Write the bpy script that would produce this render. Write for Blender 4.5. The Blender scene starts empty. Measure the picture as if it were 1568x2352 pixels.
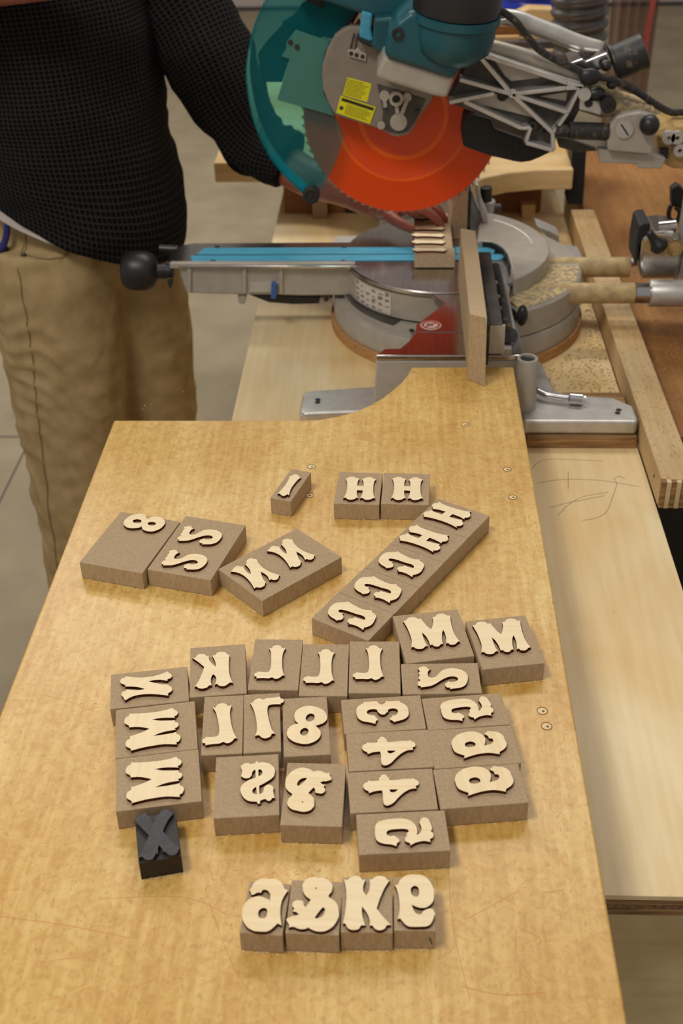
import bpy, bmesh, math, random
from mathutils import Vector, Matrix, noise
random.seed(4)
R = math.radians
scene = bpy.context.scene
COL = scene.collection

# ------------------------------------------------------------------ camera
cam_d = bpy.data.cameras.new('camera'); cam = bpy.data.objects.new('camera', cam_d); COL.objects.link(cam)
scene.camera = cam
cam_d.sensor_fit = 'VERTICAL'; cam_d.sensor_height = 22.3; cam_d.sensor_width = 14.9
cam_d.lens = 22.3*2769.545/2352
cam_d.clip_start = .02
rt = Vector((0.99911028, 0.03751918, -0.01926041)); up = Vector((-0.00517548, 0.56231192, 0.82690901)); fw = Vector((-0.04185531, 0.82607361, -0.5620058))
cam.matrix_world = Matrix(((rt.x, up.x, -fw.x, 0), (rt.y, up.y, -fw.y, 0), (rt.z, up.z, -fw.z, .77), (0, 0, 0, 1)))
cam_d.dof.use_dof = True; cam_d.dof.focus_distance = 1.2; cam_d.dof.aperture_fstop = 5.0

# ------------------------------------------------------------------ world, lights, exposure
w = bpy.data.worlds.new('world'); scene.world = w; w.use_nodes = True
w.node_tree.nodes['Background'].inputs[0].default_value = (1.0, .95, .90, 1)
w.node_tree.nodes['Background'].inputs[1].default_value = .34
def area(name, loc, size, power, tgt, col=(1, .955, .88)):
    l = bpy.data.lights.new(name, 'AREA'); l.shape = 'RECTANGLE'; l.size, l.size_y = size; l.energy = power; l.color = col
    o = bpy.data.objects.new(name, l); COL.objects.link(o); o.location = loc
    o.rotation_euler = (Vector(tgt)-Vector(loc)).to_track_quat('-Z', 'Y').to_euler()
area('ceiling_lamp', (-.85, .35, 2.2), (.9, .35), 30, (-.1, .7, 0))
area('ceiling_lamp', (.3, 2.9, 2.4), (1.6, .4), 27, (.2, 2.4, 0))
area('ceiling_lamp', (-1.6, 4.5, 2.6), (1.6, .8), 75, (-1.6, 4.5, -1))
scene.view_settings.view_transform = 'Standard'; scene.view_settings.look = 'None'
scene.view_settings.exposure = 0.0; scene.view_settings.gamma = 1.0; scene.view_settings.use_curve_mapping = False

# ------------------------------------------------------------------ materials
def lin(c):
    return tuple(((v/255)/12.92 if v/255 <= .04045 else ((v/255+.055)/1.055)**2.4) for v in c)+(1,)
def mat(name, c, rough=.5, metal=0, c2=None, scale=(1, 1, 1), ns=20, detail=4, bump=0, spec=.5, coat=0, mix=(.35, .65), trans=None):
    m = bpy.data.materials.new(name); m.use_nodes = True; nt = m.node_tree; b = nt.nodes['Principled BSDF']
    b.inputs['Base Color'].default_value = lin(c); b.inputs['Roughness'].default_value = rough; b.inputs['Metallic'].default_value = metal
    b.inputs['Specular IOR Level'].default_value = spec; b.inputs['Coat Weight'].default_value = coat
    if c2 is not None or bump:
        tc = nt.nodes.new('ShaderNodeTexCoord'); mp = nt.nodes.new('ShaderNodeMapping'); mp.inputs['Scale'].default_value = scale
        nz = nt.nodes.new('ShaderNodeTexNoise'); nz.inputs['Scale'].default_value = ns; nz.inputs['Detail'].default_value = detail
        nt.links.new(tc.outputs['Object'], mp.inputs[0]); nt.links.new(mp.outputs[0], nz.inputs[0])
        if c2 is not None:
            r = nt.nodes.new('ShaderNodeValToRGB'); r.color_ramp.elements[0].color = lin(c); r.color_ramp.elements[1].color = lin(c2)
            r.color_ramp.elements[0].position, r.color_ramp.elements[1].position = mix
            nt.links.new(nz.outputs[0], r.inputs[0]); nt.links.new(r.outputs[0], b.inputs['Base Color'])
        if bump:
            bp = nt.nodes.new('ShaderNodeBump'); bp.inputs['Strength'].default_value = bump; bp.inputs['Distance'].default_value = .001
            nt.links.new(nz.outputs[0], bp.inputs['Height']); nt.links.new(bp.outputs[0], b.inputs['Normal'])
    return m
def wood(name, c, c2, rough=.45, along='Y', fig=None, spots=None, coat=0, bump=.1, fine=140, plane='XY', spotc=(120, 80, 35), spotpos=(.30, .36), mott=None):
    """ply or board: fine streaks along one axis, slow figure, little dark flecks"""
    m = bpy.data.materials.new(name); m.use_nodes = True; nt = m.node_tree; N = nt.nodes.new; L = nt.links.new
    b = nt.nodes['Principled BSDF']; b.inputs['Roughness'].default_value = rough; b.inputs['Coat Weight'].default_value = coat; b.inputs['Coat Roughness'].default_value = .35
    tc = N('ShaderNodeTexCoord')
    sc = {'X': (.06, 1, 1), 'Y': (1, .06, 1), 'Z': (1, 1, .06)}[along]
    mp = N('ShaderNodeMapping'); mp.inputs['Scale'].default_value = sc; L(tc.outputs['Object'], mp.inputs[0])
    n1 = N('ShaderNodeTexNoise'); n1.inputs['Scale'].default_value = fine; n1.inputs['Detail'].default_value = 5; L(mp.outputs[0], n1.inputs[0])
    r1 = N('ShaderNodeValToRGB'); r1.color_ramp.elements[0].position = .32; r1.color_ramp.elements[1].position = .68
    r1.color_ramp.elements[0].color = lin(c2); r1.color_ramp.elements[1].color = lin(c); L(n1.outputs[0], r1.inputs[0])
    out = r1.outputs[0]
    n2 = N('ShaderNodeTexNoise'); n2.inputs['Scale'].default_value = 7; n2.inputs['Detail'].default_value = 3; n2.inputs['Distortion'].default_value = .6
    mp2 = N('ShaderNodeMapping'); mp2.inputs['Scale'].default_value = {'X': (.45, 1, 1), 'Y': (1, .45, 1), 'Z': (1, 1, .45)}[along]; L(tc.outputs['Object'], mp2.inputs[0]); L(mp2.outputs[0], n2.inputs[0])
    if fig:
        mx = N('ShaderNodeMix'); mx.data_type = 'RGBA'; mx.blend_type = 'MULTIPLY'
        r2 = N('ShaderNodeValToRGB'); r2.color_ramp.elements[0].position = .35; r2.color_ramp.elements[1].position = .65
        r2.color_ramp.elements[0].color = lin(fig); r2.color_ramp.elements[1].color = (1, 1, 1, 1)
        L(n2.outputs[0], r2.inputs[0]); mx.inputs[0].default_value = 1; L(out, mx.inputs[6]); L(r2.outputs[0], mx.inputs[7]); out = mx.outputs[2]
    if mott:
        n4 = N('ShaderNodeTexNoise'); n4.inputs['Scale'].default_value = mott[0]; n4.inputs['Detail'].default_value = 6; n4.inputs['Roughness'].default_value = .65; n4.inputs['Distortion'].default_value = 1.2
        L(tc.outputs['Object'], n4.inputs[0]); r4 = N('ShaderNodeValToRGB'); r4.color_ramp.elements[0].position = .36; r4.color_ramp.elements[1].position = .58
        r4.color_ramp.elements[0].color = lin(mott[1]); r4.color_ramp.elements[1].color = (1, 1, 1, 1); L(n4.outputs[0], r4.inputs[0])
        mx = N('ShaderNodeMix'); mx.data_type = 'RGBA'; mx.blend_type = 'MULTIPLY'; mx.inputs[0].default_value = 1; L(out, mx.inputs[6]); L(r4.outputs[0], mx.inputs[7]); out = mx.outputs[2]
    if spots:
        n3 = N('ShaderNodeTexNoise'); n3.inputs['Scale'].default_value = spots; n3.inputs['Detail'].default_value = 3
        mp3 = N('ShaderNodeMapping'); mp3.inputs['Scale'].default_value = {'X': (.5, 1, 1), 'Y': (1, .5, 1), 'Z': (1, 1, .5)}[along]; L(tc.outputs['Object'], mp3.inputs[0]); L(mp3.outputs[0], n3.inputs[0])
        r3 = N('ShaderNodeValToRGB'); r3.color_ramp.elements[0].position = spotpos[0]; r3.color_ramp.elements[1].position = spotpos[1]
        r3.color_ramp.elements[0].color = (.5, .5, .5, 1); r3.color_ramp.elements[1].color = (0, 0, 0, 1); L(n3.outputs[0], r3.inputs[0])
        mx = N('ShaderNodeMix'); mx.data_type = 'RGBA'; L(r3.outputs[0], mx.inputs[0]); L(out, mx.inputs[6]); mx.inputs[7].default_value = lin(spotc); out = mx.outputs[2]
    L(out, b.inputs['Base Color'])
    if bump:
        bp = N('ShaderNodeBump'); bp.inputs['Strength'].default_value = bump; bp.inputs['Distance'].default_value = .0006
        L(n1.outputs[0], bp.inputs['Height']); L(bp.outputs[0], b.inputs['Normal'])
    return m
M = {}
M['board'] = wood('varnished_ply', (222, 190, 122), (204, 168, 94), .42, 'Y', (240, 226, 196), 290, .25, .12, 170, spotc=(168, 126, 60), spotpos=(.34, .42), mott=(75, (240, 225, 196)))
M['ply'] = wood('birch_ply', (234, 214, 174), (226, 203, 158), .55, 'Y', (242, 228, 200), 110, 0, .1, 120, spotc=(170, 134, 86), spotpos=(.22, .27))
M['plydust'] = wood('dusty_ply', (198, 168, 118), (182, 150, 100), .8, 'Y', (215, 196, 160), 170, 0, .1, 160, spotc=(112, 84, 48), spotpos=(.36, .42))
M['railwood'] = wood('rail_wood', (214, 188, 146), (200, 172, 128), .75, 'Y', (220, 205, 175), 260, 0, .1, 220, spotc=(140, 110, 70), spotpos=(.34, .42))
M['brown'] = wood('brown_ply', (164, 118, 62), (150, 104, 50), .7, 'Y', (215, 190, 150), 150, 0, .1, 120, spotc=(110, 74, 38), spotpos=(.33, .40))
M['brownX'] = wood('brown_ply_face', (158, 110, 60), (140, 94, 48), .6, 'X', (200, 170, 130), 40, 0, .1, 60, spotc=(90, 60, 30))
M['pale'] = wood('pale_board', (226, 198, 150), (212, 182, 130), .6, 'X', (235, 220, 190), None, 0, .05, 90)
M['cab'] = wood('cabinet_ply', (240, 220, 176), (226, 204, 156), .6, 'X', (210, 200, 180), None, 0, .1, 60)
M['plyedge'] = wood('ply_edge', (176, 138, 90), (116, 80, 46), .8, 'X', None, None, 0, .1, 260)
M['plyedge2'] = wood('ply_edge_dark', (150, 118, 80), (104, 74, 46), .8, 'Y', None, None, 0, .1, 260)
M['mdf'] = mat('mdf', (172, 149, 120), .85, 0, (160, 136, 106), (1, 1, 1), 500, 3, .08, .2)
M['mdfside'] = mat('mdf_cut', (190, 166, 134), .85, 0, (176, 152, 118), (1, 1, .3), 400, 3, .08, .2)
M['letter'] = wood('birch_letter', (236, 220, 188), (228, 208, 170), .6, 'X', (250, 240, 222), None, 0, .05, 260)
M['burnt'] = mat('burnt_edge', (92, 46, 22), .8, 0, (58, 28, 12), (1, 1, .2), 300, 2, 0, .1)
M['ink'] = mat('black_ink', (56, 54, 58), .55, 0, (40, 38, 42), (1, 1, 1), 200, 4, .2)
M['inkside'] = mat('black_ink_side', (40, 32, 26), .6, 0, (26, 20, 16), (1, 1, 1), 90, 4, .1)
M['alu'] = mat('cast_aluminium', (204, 200, 194), .42, .6, (190, 186, 180), (1, 1, 1), 60, 3, .03)
M['wallmetal'] = mat('brushed_metal', (190, 184, 174), .5, .15, (182, 176, 166), (1, 1, 1), 60, 3, 0)
M['alupol'] = mat('polished_aluminium', (200, 196, 194), .2, 1.0, (186, 182, 180), (1, .1, 1), 200, 3, .02)
M['greypaint'] = mat('grey_paint', (176, 168, 156), .42, .2, (168, 160, 148), (1, 1, 1), 50, 2, 0)
M['caseshade'] = mat('shaded_case_paint', (140, 130, 118), .45, .1, (132, 122, 110), (1, 1, 1), 50, 2, 0)  # grey paint darkened so the shade on the saw head sits in the colour
M['dustbeam'] = mat('dusty_beam', (186, 178, 164), .5, .5, (206, 188, 150), (1, 1, 1), 90, 5, .2, mix=(.5, .7))
M['plyround'] = wood('ply_disc_edge', (190, 144, 92), (164, 116, 68), .7, 'X', None, None, 0, .05, 220)
M['greydark'] = mat('recess_grey', (94, 88, 82), .55, .3, (72, 68, 64), (1, 1, 1), 30, 3, 0)
M['dustmetal'] = mat('dusty_metal', (150, 138, 118), .7, .3, (208, 182, 130), (1, 1, 1), 130, 6, .4, mix=(.42, .58))
M['dust'] = mat('sawdust', (206, 176, 122), .95, 0, (150, 118, 72), (1, 1, 1), 600, 5, .6, .1)
M['dustpipe'] = mat('dusty_pipe', (168, 146, 108), .7, .2, (196, 170, 122), (1, 1, 1), 60, 5, .2, mix=(.4, .6))
M['steel'] = mat('steel', (190, 188, 190), .22, 1)
M['bolt'] = mat('bolt_steel', (70, 66, 64), .4, .8)
M['black'] = mat('black_plastic', (30, 29, 30), .42)
M['blackdust'] = mat('black_plastic_dusty', (38, 36, 36), .5, 0, (120, 104, 76), (1, 1, 1), 90, 5, .1, mix=(.55, .75))
M['rubber'] = mat('black_rubber', (34, 32, 32), .7)
M['teal'] = mat('teal_plastic', (22, 84, 94), .38, 0, (20, 76, 86), (1, 1, 1), 20, 2, 0)
M['tealdk'] = mat('teal_panel', (60, 118, 108), .4)
M['kerf'] = mat('kerf_board_blue', (62, 146, 176), .38, 0, (74, 158, 186), (.2, 1, 1), 120, 4, 0)
M['orange'] = mat('orange_blade', (228, 70, 4), .34, 0, None)
M['orange_highlight'] = mat('orange_ring_highlight', (246, 96, 14), .3, 0, None)  # lighter orange, a highlight painted onto the rings of the blade
M['yellow'] = mat('yellow_sticker', (222, 214, 22), .5)
M['print'] = mat('yellow_print', (132, 124, 14), .5)
M['printdk'] = mat('dark_print', (44, 40, 16), .5)
M['white'] = mat('white_sticker', (206, 196, 186), .5)
M['whiteprint'] = mat('grey_print', (96, 88, 84), .5)
M['red'] = mat('red_print', (200, 40, 30), .5)
M['bluelever'] = mat('blue_lever', (54, 94, 160), .4)
M['floor'] = mat('concrete', (156, 142, 116), .75, 0, (138, 124, 100), (1, 1, 1), 6, 8, .1, mix=(.3, .7))
M['wall'] = mat('painted_wall', (186, 172, 164), .8, 0, (178, 164, 156), (1, 1, 1), 3, 3, 0)
M['base'] = mat('dark_baseboard', (60, 54, 50), .6)
M['khaki'] = mat('khaki_cloth', (182, 158, 116), .9, 0, (166, 142, 100), (1, 1, 1), 30, 5, .25, .1)
M['khakidk'] = mat('khaki_seam', (140, 118, 80), .9)
M['skin'] = mat('skin', (160, 98, 78), .5, 0, (150, 86, 68), (1, 1, 1), 30, 3, .1)
M['hair'] = mat('hair', (52, 36, 24), .7)
M['shirt'] = mat('white_cotton', (196, 184, 178), .9)
M['hose'] = mat('ribbed_hose', (64, 58, 56), .45, 0, (84, 76, 70), (1, 1, 1), 30, 3, 0)
M['jug'] = mat('blue_plastic', (30, 50, 170), .25)
M['bluecord'] = mat('blue_strap', (40, 40, 110), .6)
M['redtube'] = mat('red_tube', (190, 90, 86), .5)
def clear(name, c, alpha, rough=.1):
    m = bpy.data.materials.new(name); m.use_nodes = True; nt = m.node_tree; N = nt.nodes.new; L = nt.links.new
    nt.nodes.remove(nt.nodes['Principled BSDF']); o = nt.nodes['Material Output']
    t = N('ShaderNodeBsdfTransparent'); t.inputs[0].default_value = lin(c)
    d = N('ShaderNodeBsdfPrincipled'); d.inputs['Base Color'].default_value = lin(tuple(v*k for v, k in zip(c, (.22, .80, .84))) if name.startswith('teal') else tuple(v*.8 for v in c)); d.inputs['Roughness'].default_value = rough
    x = N('ShaderNodeMixShader'); x.inputs[0].default_value = alpha
    L(t.outputs[0], x.inputs[1]); L(d.outputs[0], x.inputs[2]); L(x.outputs[0], o.inputs[0]); return m
M['guard'] = clear('teal_clear_plastic', (216, 240, 240), .07)
M['guardrim'] = clear('teal_guard_rim', (120, 226, 232), .45)
M['guardclear'] = clear('smoky_clear_plastic', (186, 176, 164), .25)
M['curtain'] = clear('clear_curtain', (200, 180, 170), .35, .3)
def knit():
    m = bpy.data.materials.new('waffle_knit'); m.use_nodes = True; nt = m.node_tree; N = nt.nodes.new; L = nt.links.new
    b = nt.nodes['Principled BSDF']; b.inputs['Roughness'].default_value = .95; b.inputs['Specular IOR Level'].default_value = .15
    uv = N('ShaderNodeTexCoord'); mp = N('ShaderNodeMapping'); mp.inputs['Scale'].default_value = (1, 1, 1); L(uv.outputs['UV'], mp.inputs[0])
    sp = N('ShaderNodeSeparateXYZ'); L(mp.outputs[0], sp.inputs[0])
    def wave(o):
        a = N('ShaderNodeMath'); a.operation = 'MULTIPLY'; a.inputs[1].default_value = 2*math.pi; L(o, a.inputs[0])
        s = N('ShaderNodeMath'); s.operation = 'SINE'; L(a.outputs[0], s.inputs[0]); return s.outputs[0]
    mn = N('ShaderNodeMath'); mn.operation = 'MAXIMUM'; L(wave(sp.outputs[0]), mn.inputs[0]); L(wave(sp.outputs[1]), mn.inputs[1])
    r = N('ShaderNodeValToRGB'); r.color_ramp.elements[0].position = .2; r.color_ramp.elements[1].position = .95
    r.color_ramp.elements[0].color = lin((9, 8, 8)); r.color_ramp.elements[1].color = lin((44, 42, 43)); L(mn.outputs[0], r.inputs[0]); L(r.outputs[0], b.inputs['Base Color'])
    bp = N('ShaderNodeBump'); bp.inputs['Strength'].default_value = .6; bp.inputs['Distance'].default_value = .002; L(mn.outputs[0], bp.inputs['Height']); L(bp.outputs[0], b.inputs['Normal'])
    return m
M['knit'] = knit()

# ------------------------------------------------------------------ object helpers
def tag(o, label=None, cat=None, group=None, kind=None):
    for k, v in (('label', label), ('category', cat), ('group', group), ('kind', kind)):
        if v: o[k] = v
    return o
def empty(name, loc, label, cat, group=None, rz=0):
    o = bpy.data.objects.new(name, None); COL.objects.link(o); o.empty_display_size = .02
    o.location = loc; o.rotation_euler = (0, 0, rz); return tag(o, label, cat, group)
def link(name, me, mats, parent=None, smooth=False, bevel=0, world=True, seg=2):
    o = bpy.data.objects.new(name, me); COL.objects.link(o)
    if mats is not None:
        for m in (mats if isinstance(mats, (list, tuple)) else [mats]): me.materials.append(M[m])
    if smooth:
        for p in me.polygons: p.use_smooth = True
    if bevel:
        b = o.modifiers.new('bevel', 'BEVEL'); b.width = bevel; b.segments = seg; b.limit_method = 'ANGLE'; b.angle_limit = R(35)
    if parent:
        o.parent = parent
        if world: o.matrix_parent_inverse = root_matrix(parent).inverted()
    return o
def root_matrix(o):
    m = Matrix.LocRotScale(o.location, o.rotation_euler, o.scale)
    if o.parent: m = root_matrix(o.parent) @ o.matrix_parent_inverse @ m
    return m
class MB:
    def __init__(s): s.bm = bmesh.new()
    def box(s, x0, x1, y0, y1, z0, z1, mi=0):
        v = [s.bm.verts.new((x, y, z)) for z in (z0, z1) for x, y in ((x0, y0), (x1, y0), (x1, y1), (x0, y1))]
        for f in ((3, 2, 1, 0), (4, 5, 6, 7), (0, 1, 5, 4), (1, 2, 6, 5), (2, 3, 7, 6), (3, 0, 4, 7)):
            s.bm.faces.new([v[i] for i in f]).material_index = mi
        return s
    def prism(s, pts, plane, a, b, mi=0, side=None):
        f = {'Z': lambda p, c: (p[0], p[1], c), 'Y': lambda p, c: (p[0], c, p[1]), 'X': lambda p, c: (c, p[0], p[1])}[plane]
        A = [s.bm.verts.new(f(p, a)) for p in pts]; B = [s.bm.verts.new(f(p, b)) for p in pts]; n = len(pts)
        s.bm.faces.new(A).material_index = mi; s.bm.faces.new(B[::-1]).material_index = mi
        for i in range(n): s.bm.faces.new((A[i], B[i], B[(i+1) % n], A[(i+1) % n])).material_index = mi if side is None else side
        return s
    def lathe(s, prof, c, axis=(0, 0, 1), n=48, mi=0, close=True, a0=0, a1=360):
        q = Vector((0, 0, 1)).rotation_difference(Vector(axis)); c = Vector(c); full = abs(a1-a0) >= 359.9
        k = n if full else n+1; rows = []
        for r, h in prof:
            rows.append([s.bm.verts.new(c+q@Vector((r*math.cos(R(a0+(a1-a0)*i/n)), r*math.sin(R(a0+(a1-a0)*i/n)), h))) for i in range(k)])
        for a, b in zip(rows, rows[1:]):
            for i in range(k if full else k-1): s.bm.faces.new((a[i], a[(i+1) % k], b[(i+1) % k], b[i])).material_index = mi
        if close and full:
            if prof[0][0] > 1e-6: s.bm.faces.new(rows[0][::-1]).material_index = mi
            if prof[-1][0] > 1e-6: s.bm.faces.new(rows[-1]).material_index = mi
        return s
    def cyl(s, p, q_, r, n=24, mi=0, r2=None):
        p, q_ = Vector(p), Vector(q_); return s.lathe([(r, 0), (r if r2 is None else r2, (q_-p).length)], p, (q_-p), n, mi)
    def tube(s, pts, r, n=12, mi=0, sub=4):
        P = spline(pts, sub); k = len(P); rr = r if isinstance(r, (list, tuple)) else [r]*len(pts)
        rows = []; prev = None
        for i, p in enumerate(P):
            t = (P[min(i+1, k-1)]-P[max(i-1, 0)]).normalized()
            if prev is None: u = t.orthogonal().normalized()
            else: u = (prev-t*prev.dot(t)).normalized()
            prev = u; v = t.cross(u); f = i/(k-1)*(len(rr)-1); j = min(int(f), len(rr)-2) if len(rr) > 1 else 0
            ra = rr[j]+(rr[min(j+1, len(rr)-1)]-rr[j])*(f-j)
            rows.append([s.bm.verts.new(p+(u*math.cos(2*math.pi*a/n)+v*math.sin(2*math.pi*a/n))*ra) for a in range(n)])
        for a, b in zip(rows, rows[1:]):
            for i in range(n): s.bm.faces.new((a[i], a[(i+1) % n], b[(i+1) % n], b[i])).material_index = mi
        s.bm.faces.new(rows[0][::-1]).material_index = mi; s.bm.faces.new(rows[-1]).material_index = mi
        return s
    def ball(s, c, r, seg=20, rings=12, mi=0, rot=None):
        r = (r, r, r) if isinstance(r, (int, float)) else r
        m = Matrix.Translation(c) @ (rot or Matrix.Identity(4)) @ Matrix.Diagonal((*r, 1))
        g = bmesh.ops.create_uvsphere(s.bm, u_segments=seg, v_segments=rings, radius=1, matrix=m)
        for v in g['verts']:
            for f in v.link_faces: f.material_index = mi
        return s
    def bar(s, p, q_, w_, h, mi=0):     # straight bar in a Y plane, w across in the XZ plane, h in Y
        p, q_ = Vector(p), Vector(q_); t = (q_-p).normalized(); u = t.cross(Vector((0, 1, 0))).normalized()*w_/2; v = Vector((0, h/2, 0))
        a = [s.bm.verts.new(c+x+y) for c in (p, q_) for x, y in ((u, v), (-u, v), (-u, -v), (u, -v))]
        for f in ((0, 1, 2, 3), (7, 6, 5, 4), (0, 4, 5, 1), (1, 5, 6, 2), (2, 6, 7, 3), (3, 7, 4, 0)): s.bm.faces.new([a[i] for i in f]).material_index = mi
        return s
    def done(s, name, mats, parent=None, smooth=False, bevel=0, seg=2, auto=None):
        bmesh.ops.recalc_face_normals(s.bm, faces=s.bm.faces)
        me = bpy.data.meshes.new(name); s.bm.to_mesh(me); s.bm.free()
        if auto:
            for p in me.polygons: p.use_smooth = True
            me.set_sharp_from_angle(angle=R(auto))
        return link(name, me, mats, parent, smooth, bevel, True, seg)
def spline(pts, sub=4):
    P = [Vector(p) for p in pts]
    if sub <= 1 or len(P) < 3: return P
    out = []
    for i in range(len(P)-1):
        p0, p1, p2, p3 = P[max(i-1, 0)], P[i], P[i+1], P[min(i+2, len(P)-1)]
        for j in range(sub):
            t = j/sub; out.append(.5*((2*p1)+(p2-p0)*t+(2*p0-5*p1+4*p2-p3)*t*t+(3*p1-p0-3*p2+p3)*t**3))
    return out+[P[-1]]
def curve_mesh(name, loops, depth):
    cu = bpy.data.curves.new(name, 'CURVE'); cu.dimensions = '2D'; cu.fill_mode = 'BOTH'; cu.extrude = depth/2
    for lp in loops:
        sp = cu.splines.new('POLY'); sp.points.add(len(lp)-1); sp.use_cyclic_u = True
        for i, (x, y) in enumerate(lp): sp.points[i].co = (x, y, 0, 1)
    o = bpy.data.objects.new('tmp', cu); me = bpy.data.meshes.new_from_object(o); bpy.data.objects.remove(o); bpy.data.curves.remove(cu)
    me.name = name
    return me
def remesh(bm_builder, name, mats, parent, voxel, smooth_it=4, smooth=True):
    bmesh.ops.recalc_face_normals(bm_builder.bm, faces=bm_builder.bm.faces)
    me = bpy.data.meshes.new('t'); bm_builder.bm.to_mesh(me); bm_builder.bm.free()
    o = bpy.data.objects.new('t', me); COL.objects.link(o)
    r = o.modifiers.new('r', 'REMESH'); r.mode = 'VOXEL'; r.voxel_size = voxel
    s = o.modifiers.new('s', 'SMOOTH'); s.iterations = smooth_it; s.factor = .5
    bpy.context.view_layer.update()
    m2 = bpy.data.meshes.new_from_object(o.evaluated_get(bpy.context.evaluated_depsgraph_get()))
    bpy.data.objects.remove(o); m2.name = name
    return link(name, m2, mats, parent, smooth)

# ------------------------------------------------------------------ setting: floor, walls
FZ = -.95
tag(MB().box(-3.5, 3.5, -1.5, 8.4, FZ-.05, FZ).done('floor', 'floor'), 'grey beige concrete workshop floor', None, None, 'structure')
tag(MB().box(-3.5, 3.5, 8.4, 8.5, FZ, 2.9).done('wall_back', 'wall'), 'pale painted wall at the far end of the workshop', None, None, 'structure')
tag(MB().box(-3.5, 3.5, 8.38, 8.4, FZ, FZ+.022).done('baseboard_back', 'base'), 'dark baseboard along the far wall', None, None, 'structure')
jt = MB(); jt.box(-3.5, -.2, 2.893, 2.9, FZ-.001, FZ+.0006); jt.box(-1.02, -1.015, -1.5, 2.9, FZ-.001, FZ+.0006)
tag(jt.done('floor_joint', 'base'), 'thin dark control joint in the concrete floor', None, None, 'structure')

# ------------------------------------------------------------------ lower bench with cabinet
def thing_mesh(o, label, cat, group=None): return tag(o, label, cat, group)
LB = -.118
bench = empty('workbench', (.05, 1.6, FZ), 'pale birch plywood workbench that the saw is bolted to, with a cabinet under it', 'workbench')
m = MB(); m.box(-.238, .345, .702, 2.75, LB-.006, LB); m.done('bench_top', 'ply', bench, bevel=.0008)
for i in range(3):
    z1 = LB-.0062-i*.0072
    MB().box(-.2372+.0008*(i % 2), .344-.0008*(i % 2), .703+.0012*(i % 2), 2.749, z1-.0070, z1).done('ply_layer', ['plyedge', 'plyedge2', 'plyedge'][i], bench)
MB().box(-.215, .8, .73, .748, FZ+.002, LB-.0285).done('cabinet_front', 'cab', bench, bevel=.001)
MB().box(-.215, -.197, .75, 2.74, FZ+.002, LB-.0285).done('cabinet_side', 'cab', bench, bevel=.001)
MB().box(.33, .345, .75, 2.74, FZ+.002, LB-.0285).done('cabinet_side', 'cab', bench, bevel=.001)
MB().box(.31, .345, 1.20, 1.32, -.30, LB-.0285).done('bracket', 'plyedge', bench, bevel=.001)
# pencil scribbles on the bench, drawn as thin graphite lines
for pts in ([(0.1916,1.4126),(0.2035,1.4319),(0.2229,1.4385),(0.2501,1.4374),(0.2903,1.4338)], [(0.1948,1.3764),(0.2205,1.3846),(0.2506,1.3866),(0.2866,1.3832),(0.3304,1.3689)],
            [(0.2145,1.2999),(0.2337,1.3276),(0.2553,1.3455),(0.2874,1.3547)], [(0.2069,1.3181),(0.2273,1.3276),(0.2576,1.3384),(0.2814,1.3469)],
            [(0.2449,1.2889),(0.2646,1.2947),(0.2795,1.3107),(0.2902,1.3399),(0.302,1.376),(0.3005,1.3882),(0.3081,1.3945),(0.3155,1.3884)], [(0.2407,1.4066),(0.2356,1.3633)]):
    sc = MB(); sc.tube([(x, y, LB-.0001) for x, y in pts], .0004, 6); sc.done('pencil_line', 'whiteprint', bench)

# right hand dusty bench and rail
rb = empty('side_bench', (.6, 2.1, FZ), 'brown plywood side bench covered with sawdust, right of the saw', 'workbench')
MB().box(.392, .95, 1.50, 2.85, LB-.03, LB).done('bench_top', 'brown', rb, bevel=.001)
MB().box(.40, .94, 1.56, 1.58, FZ+.002, LB-.031).done('front_panel', 'black', rb)
MB().box(.41, .93, 2.82, 2.84, FZ+.002, LB-.031).done('back_panel', 'cab', rb)
rl = empty('plywood_rail', (.367, 1.8, LB), 'long laminated plywood rail along the right edge of the bench', 'rail')
m = MB(); m.prism([(.3462, 1.324), (.391, 1.318), (.391, 2.30), (.3462, 2.30)], 'Z', LB+.0006, -.0755); m.done('rail_body', 'railwood', rl, bevel=.0012)
for i in range(7):
    x0 = .3465+i*.0064
    MB().box(x0, x0+.0058, 1.3165-.001*(i % 2), 1.3235, LB+.0015, -.0765).done('ply_layer', ['plyedge', 'cab'][i % 2], rl)
MB().lathe([(.0025, 0), (.0025, .0006)], (.3460, 1.36, -.095), (-1, 0, 0), 12).done('screw', 'bolt', rl)

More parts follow.
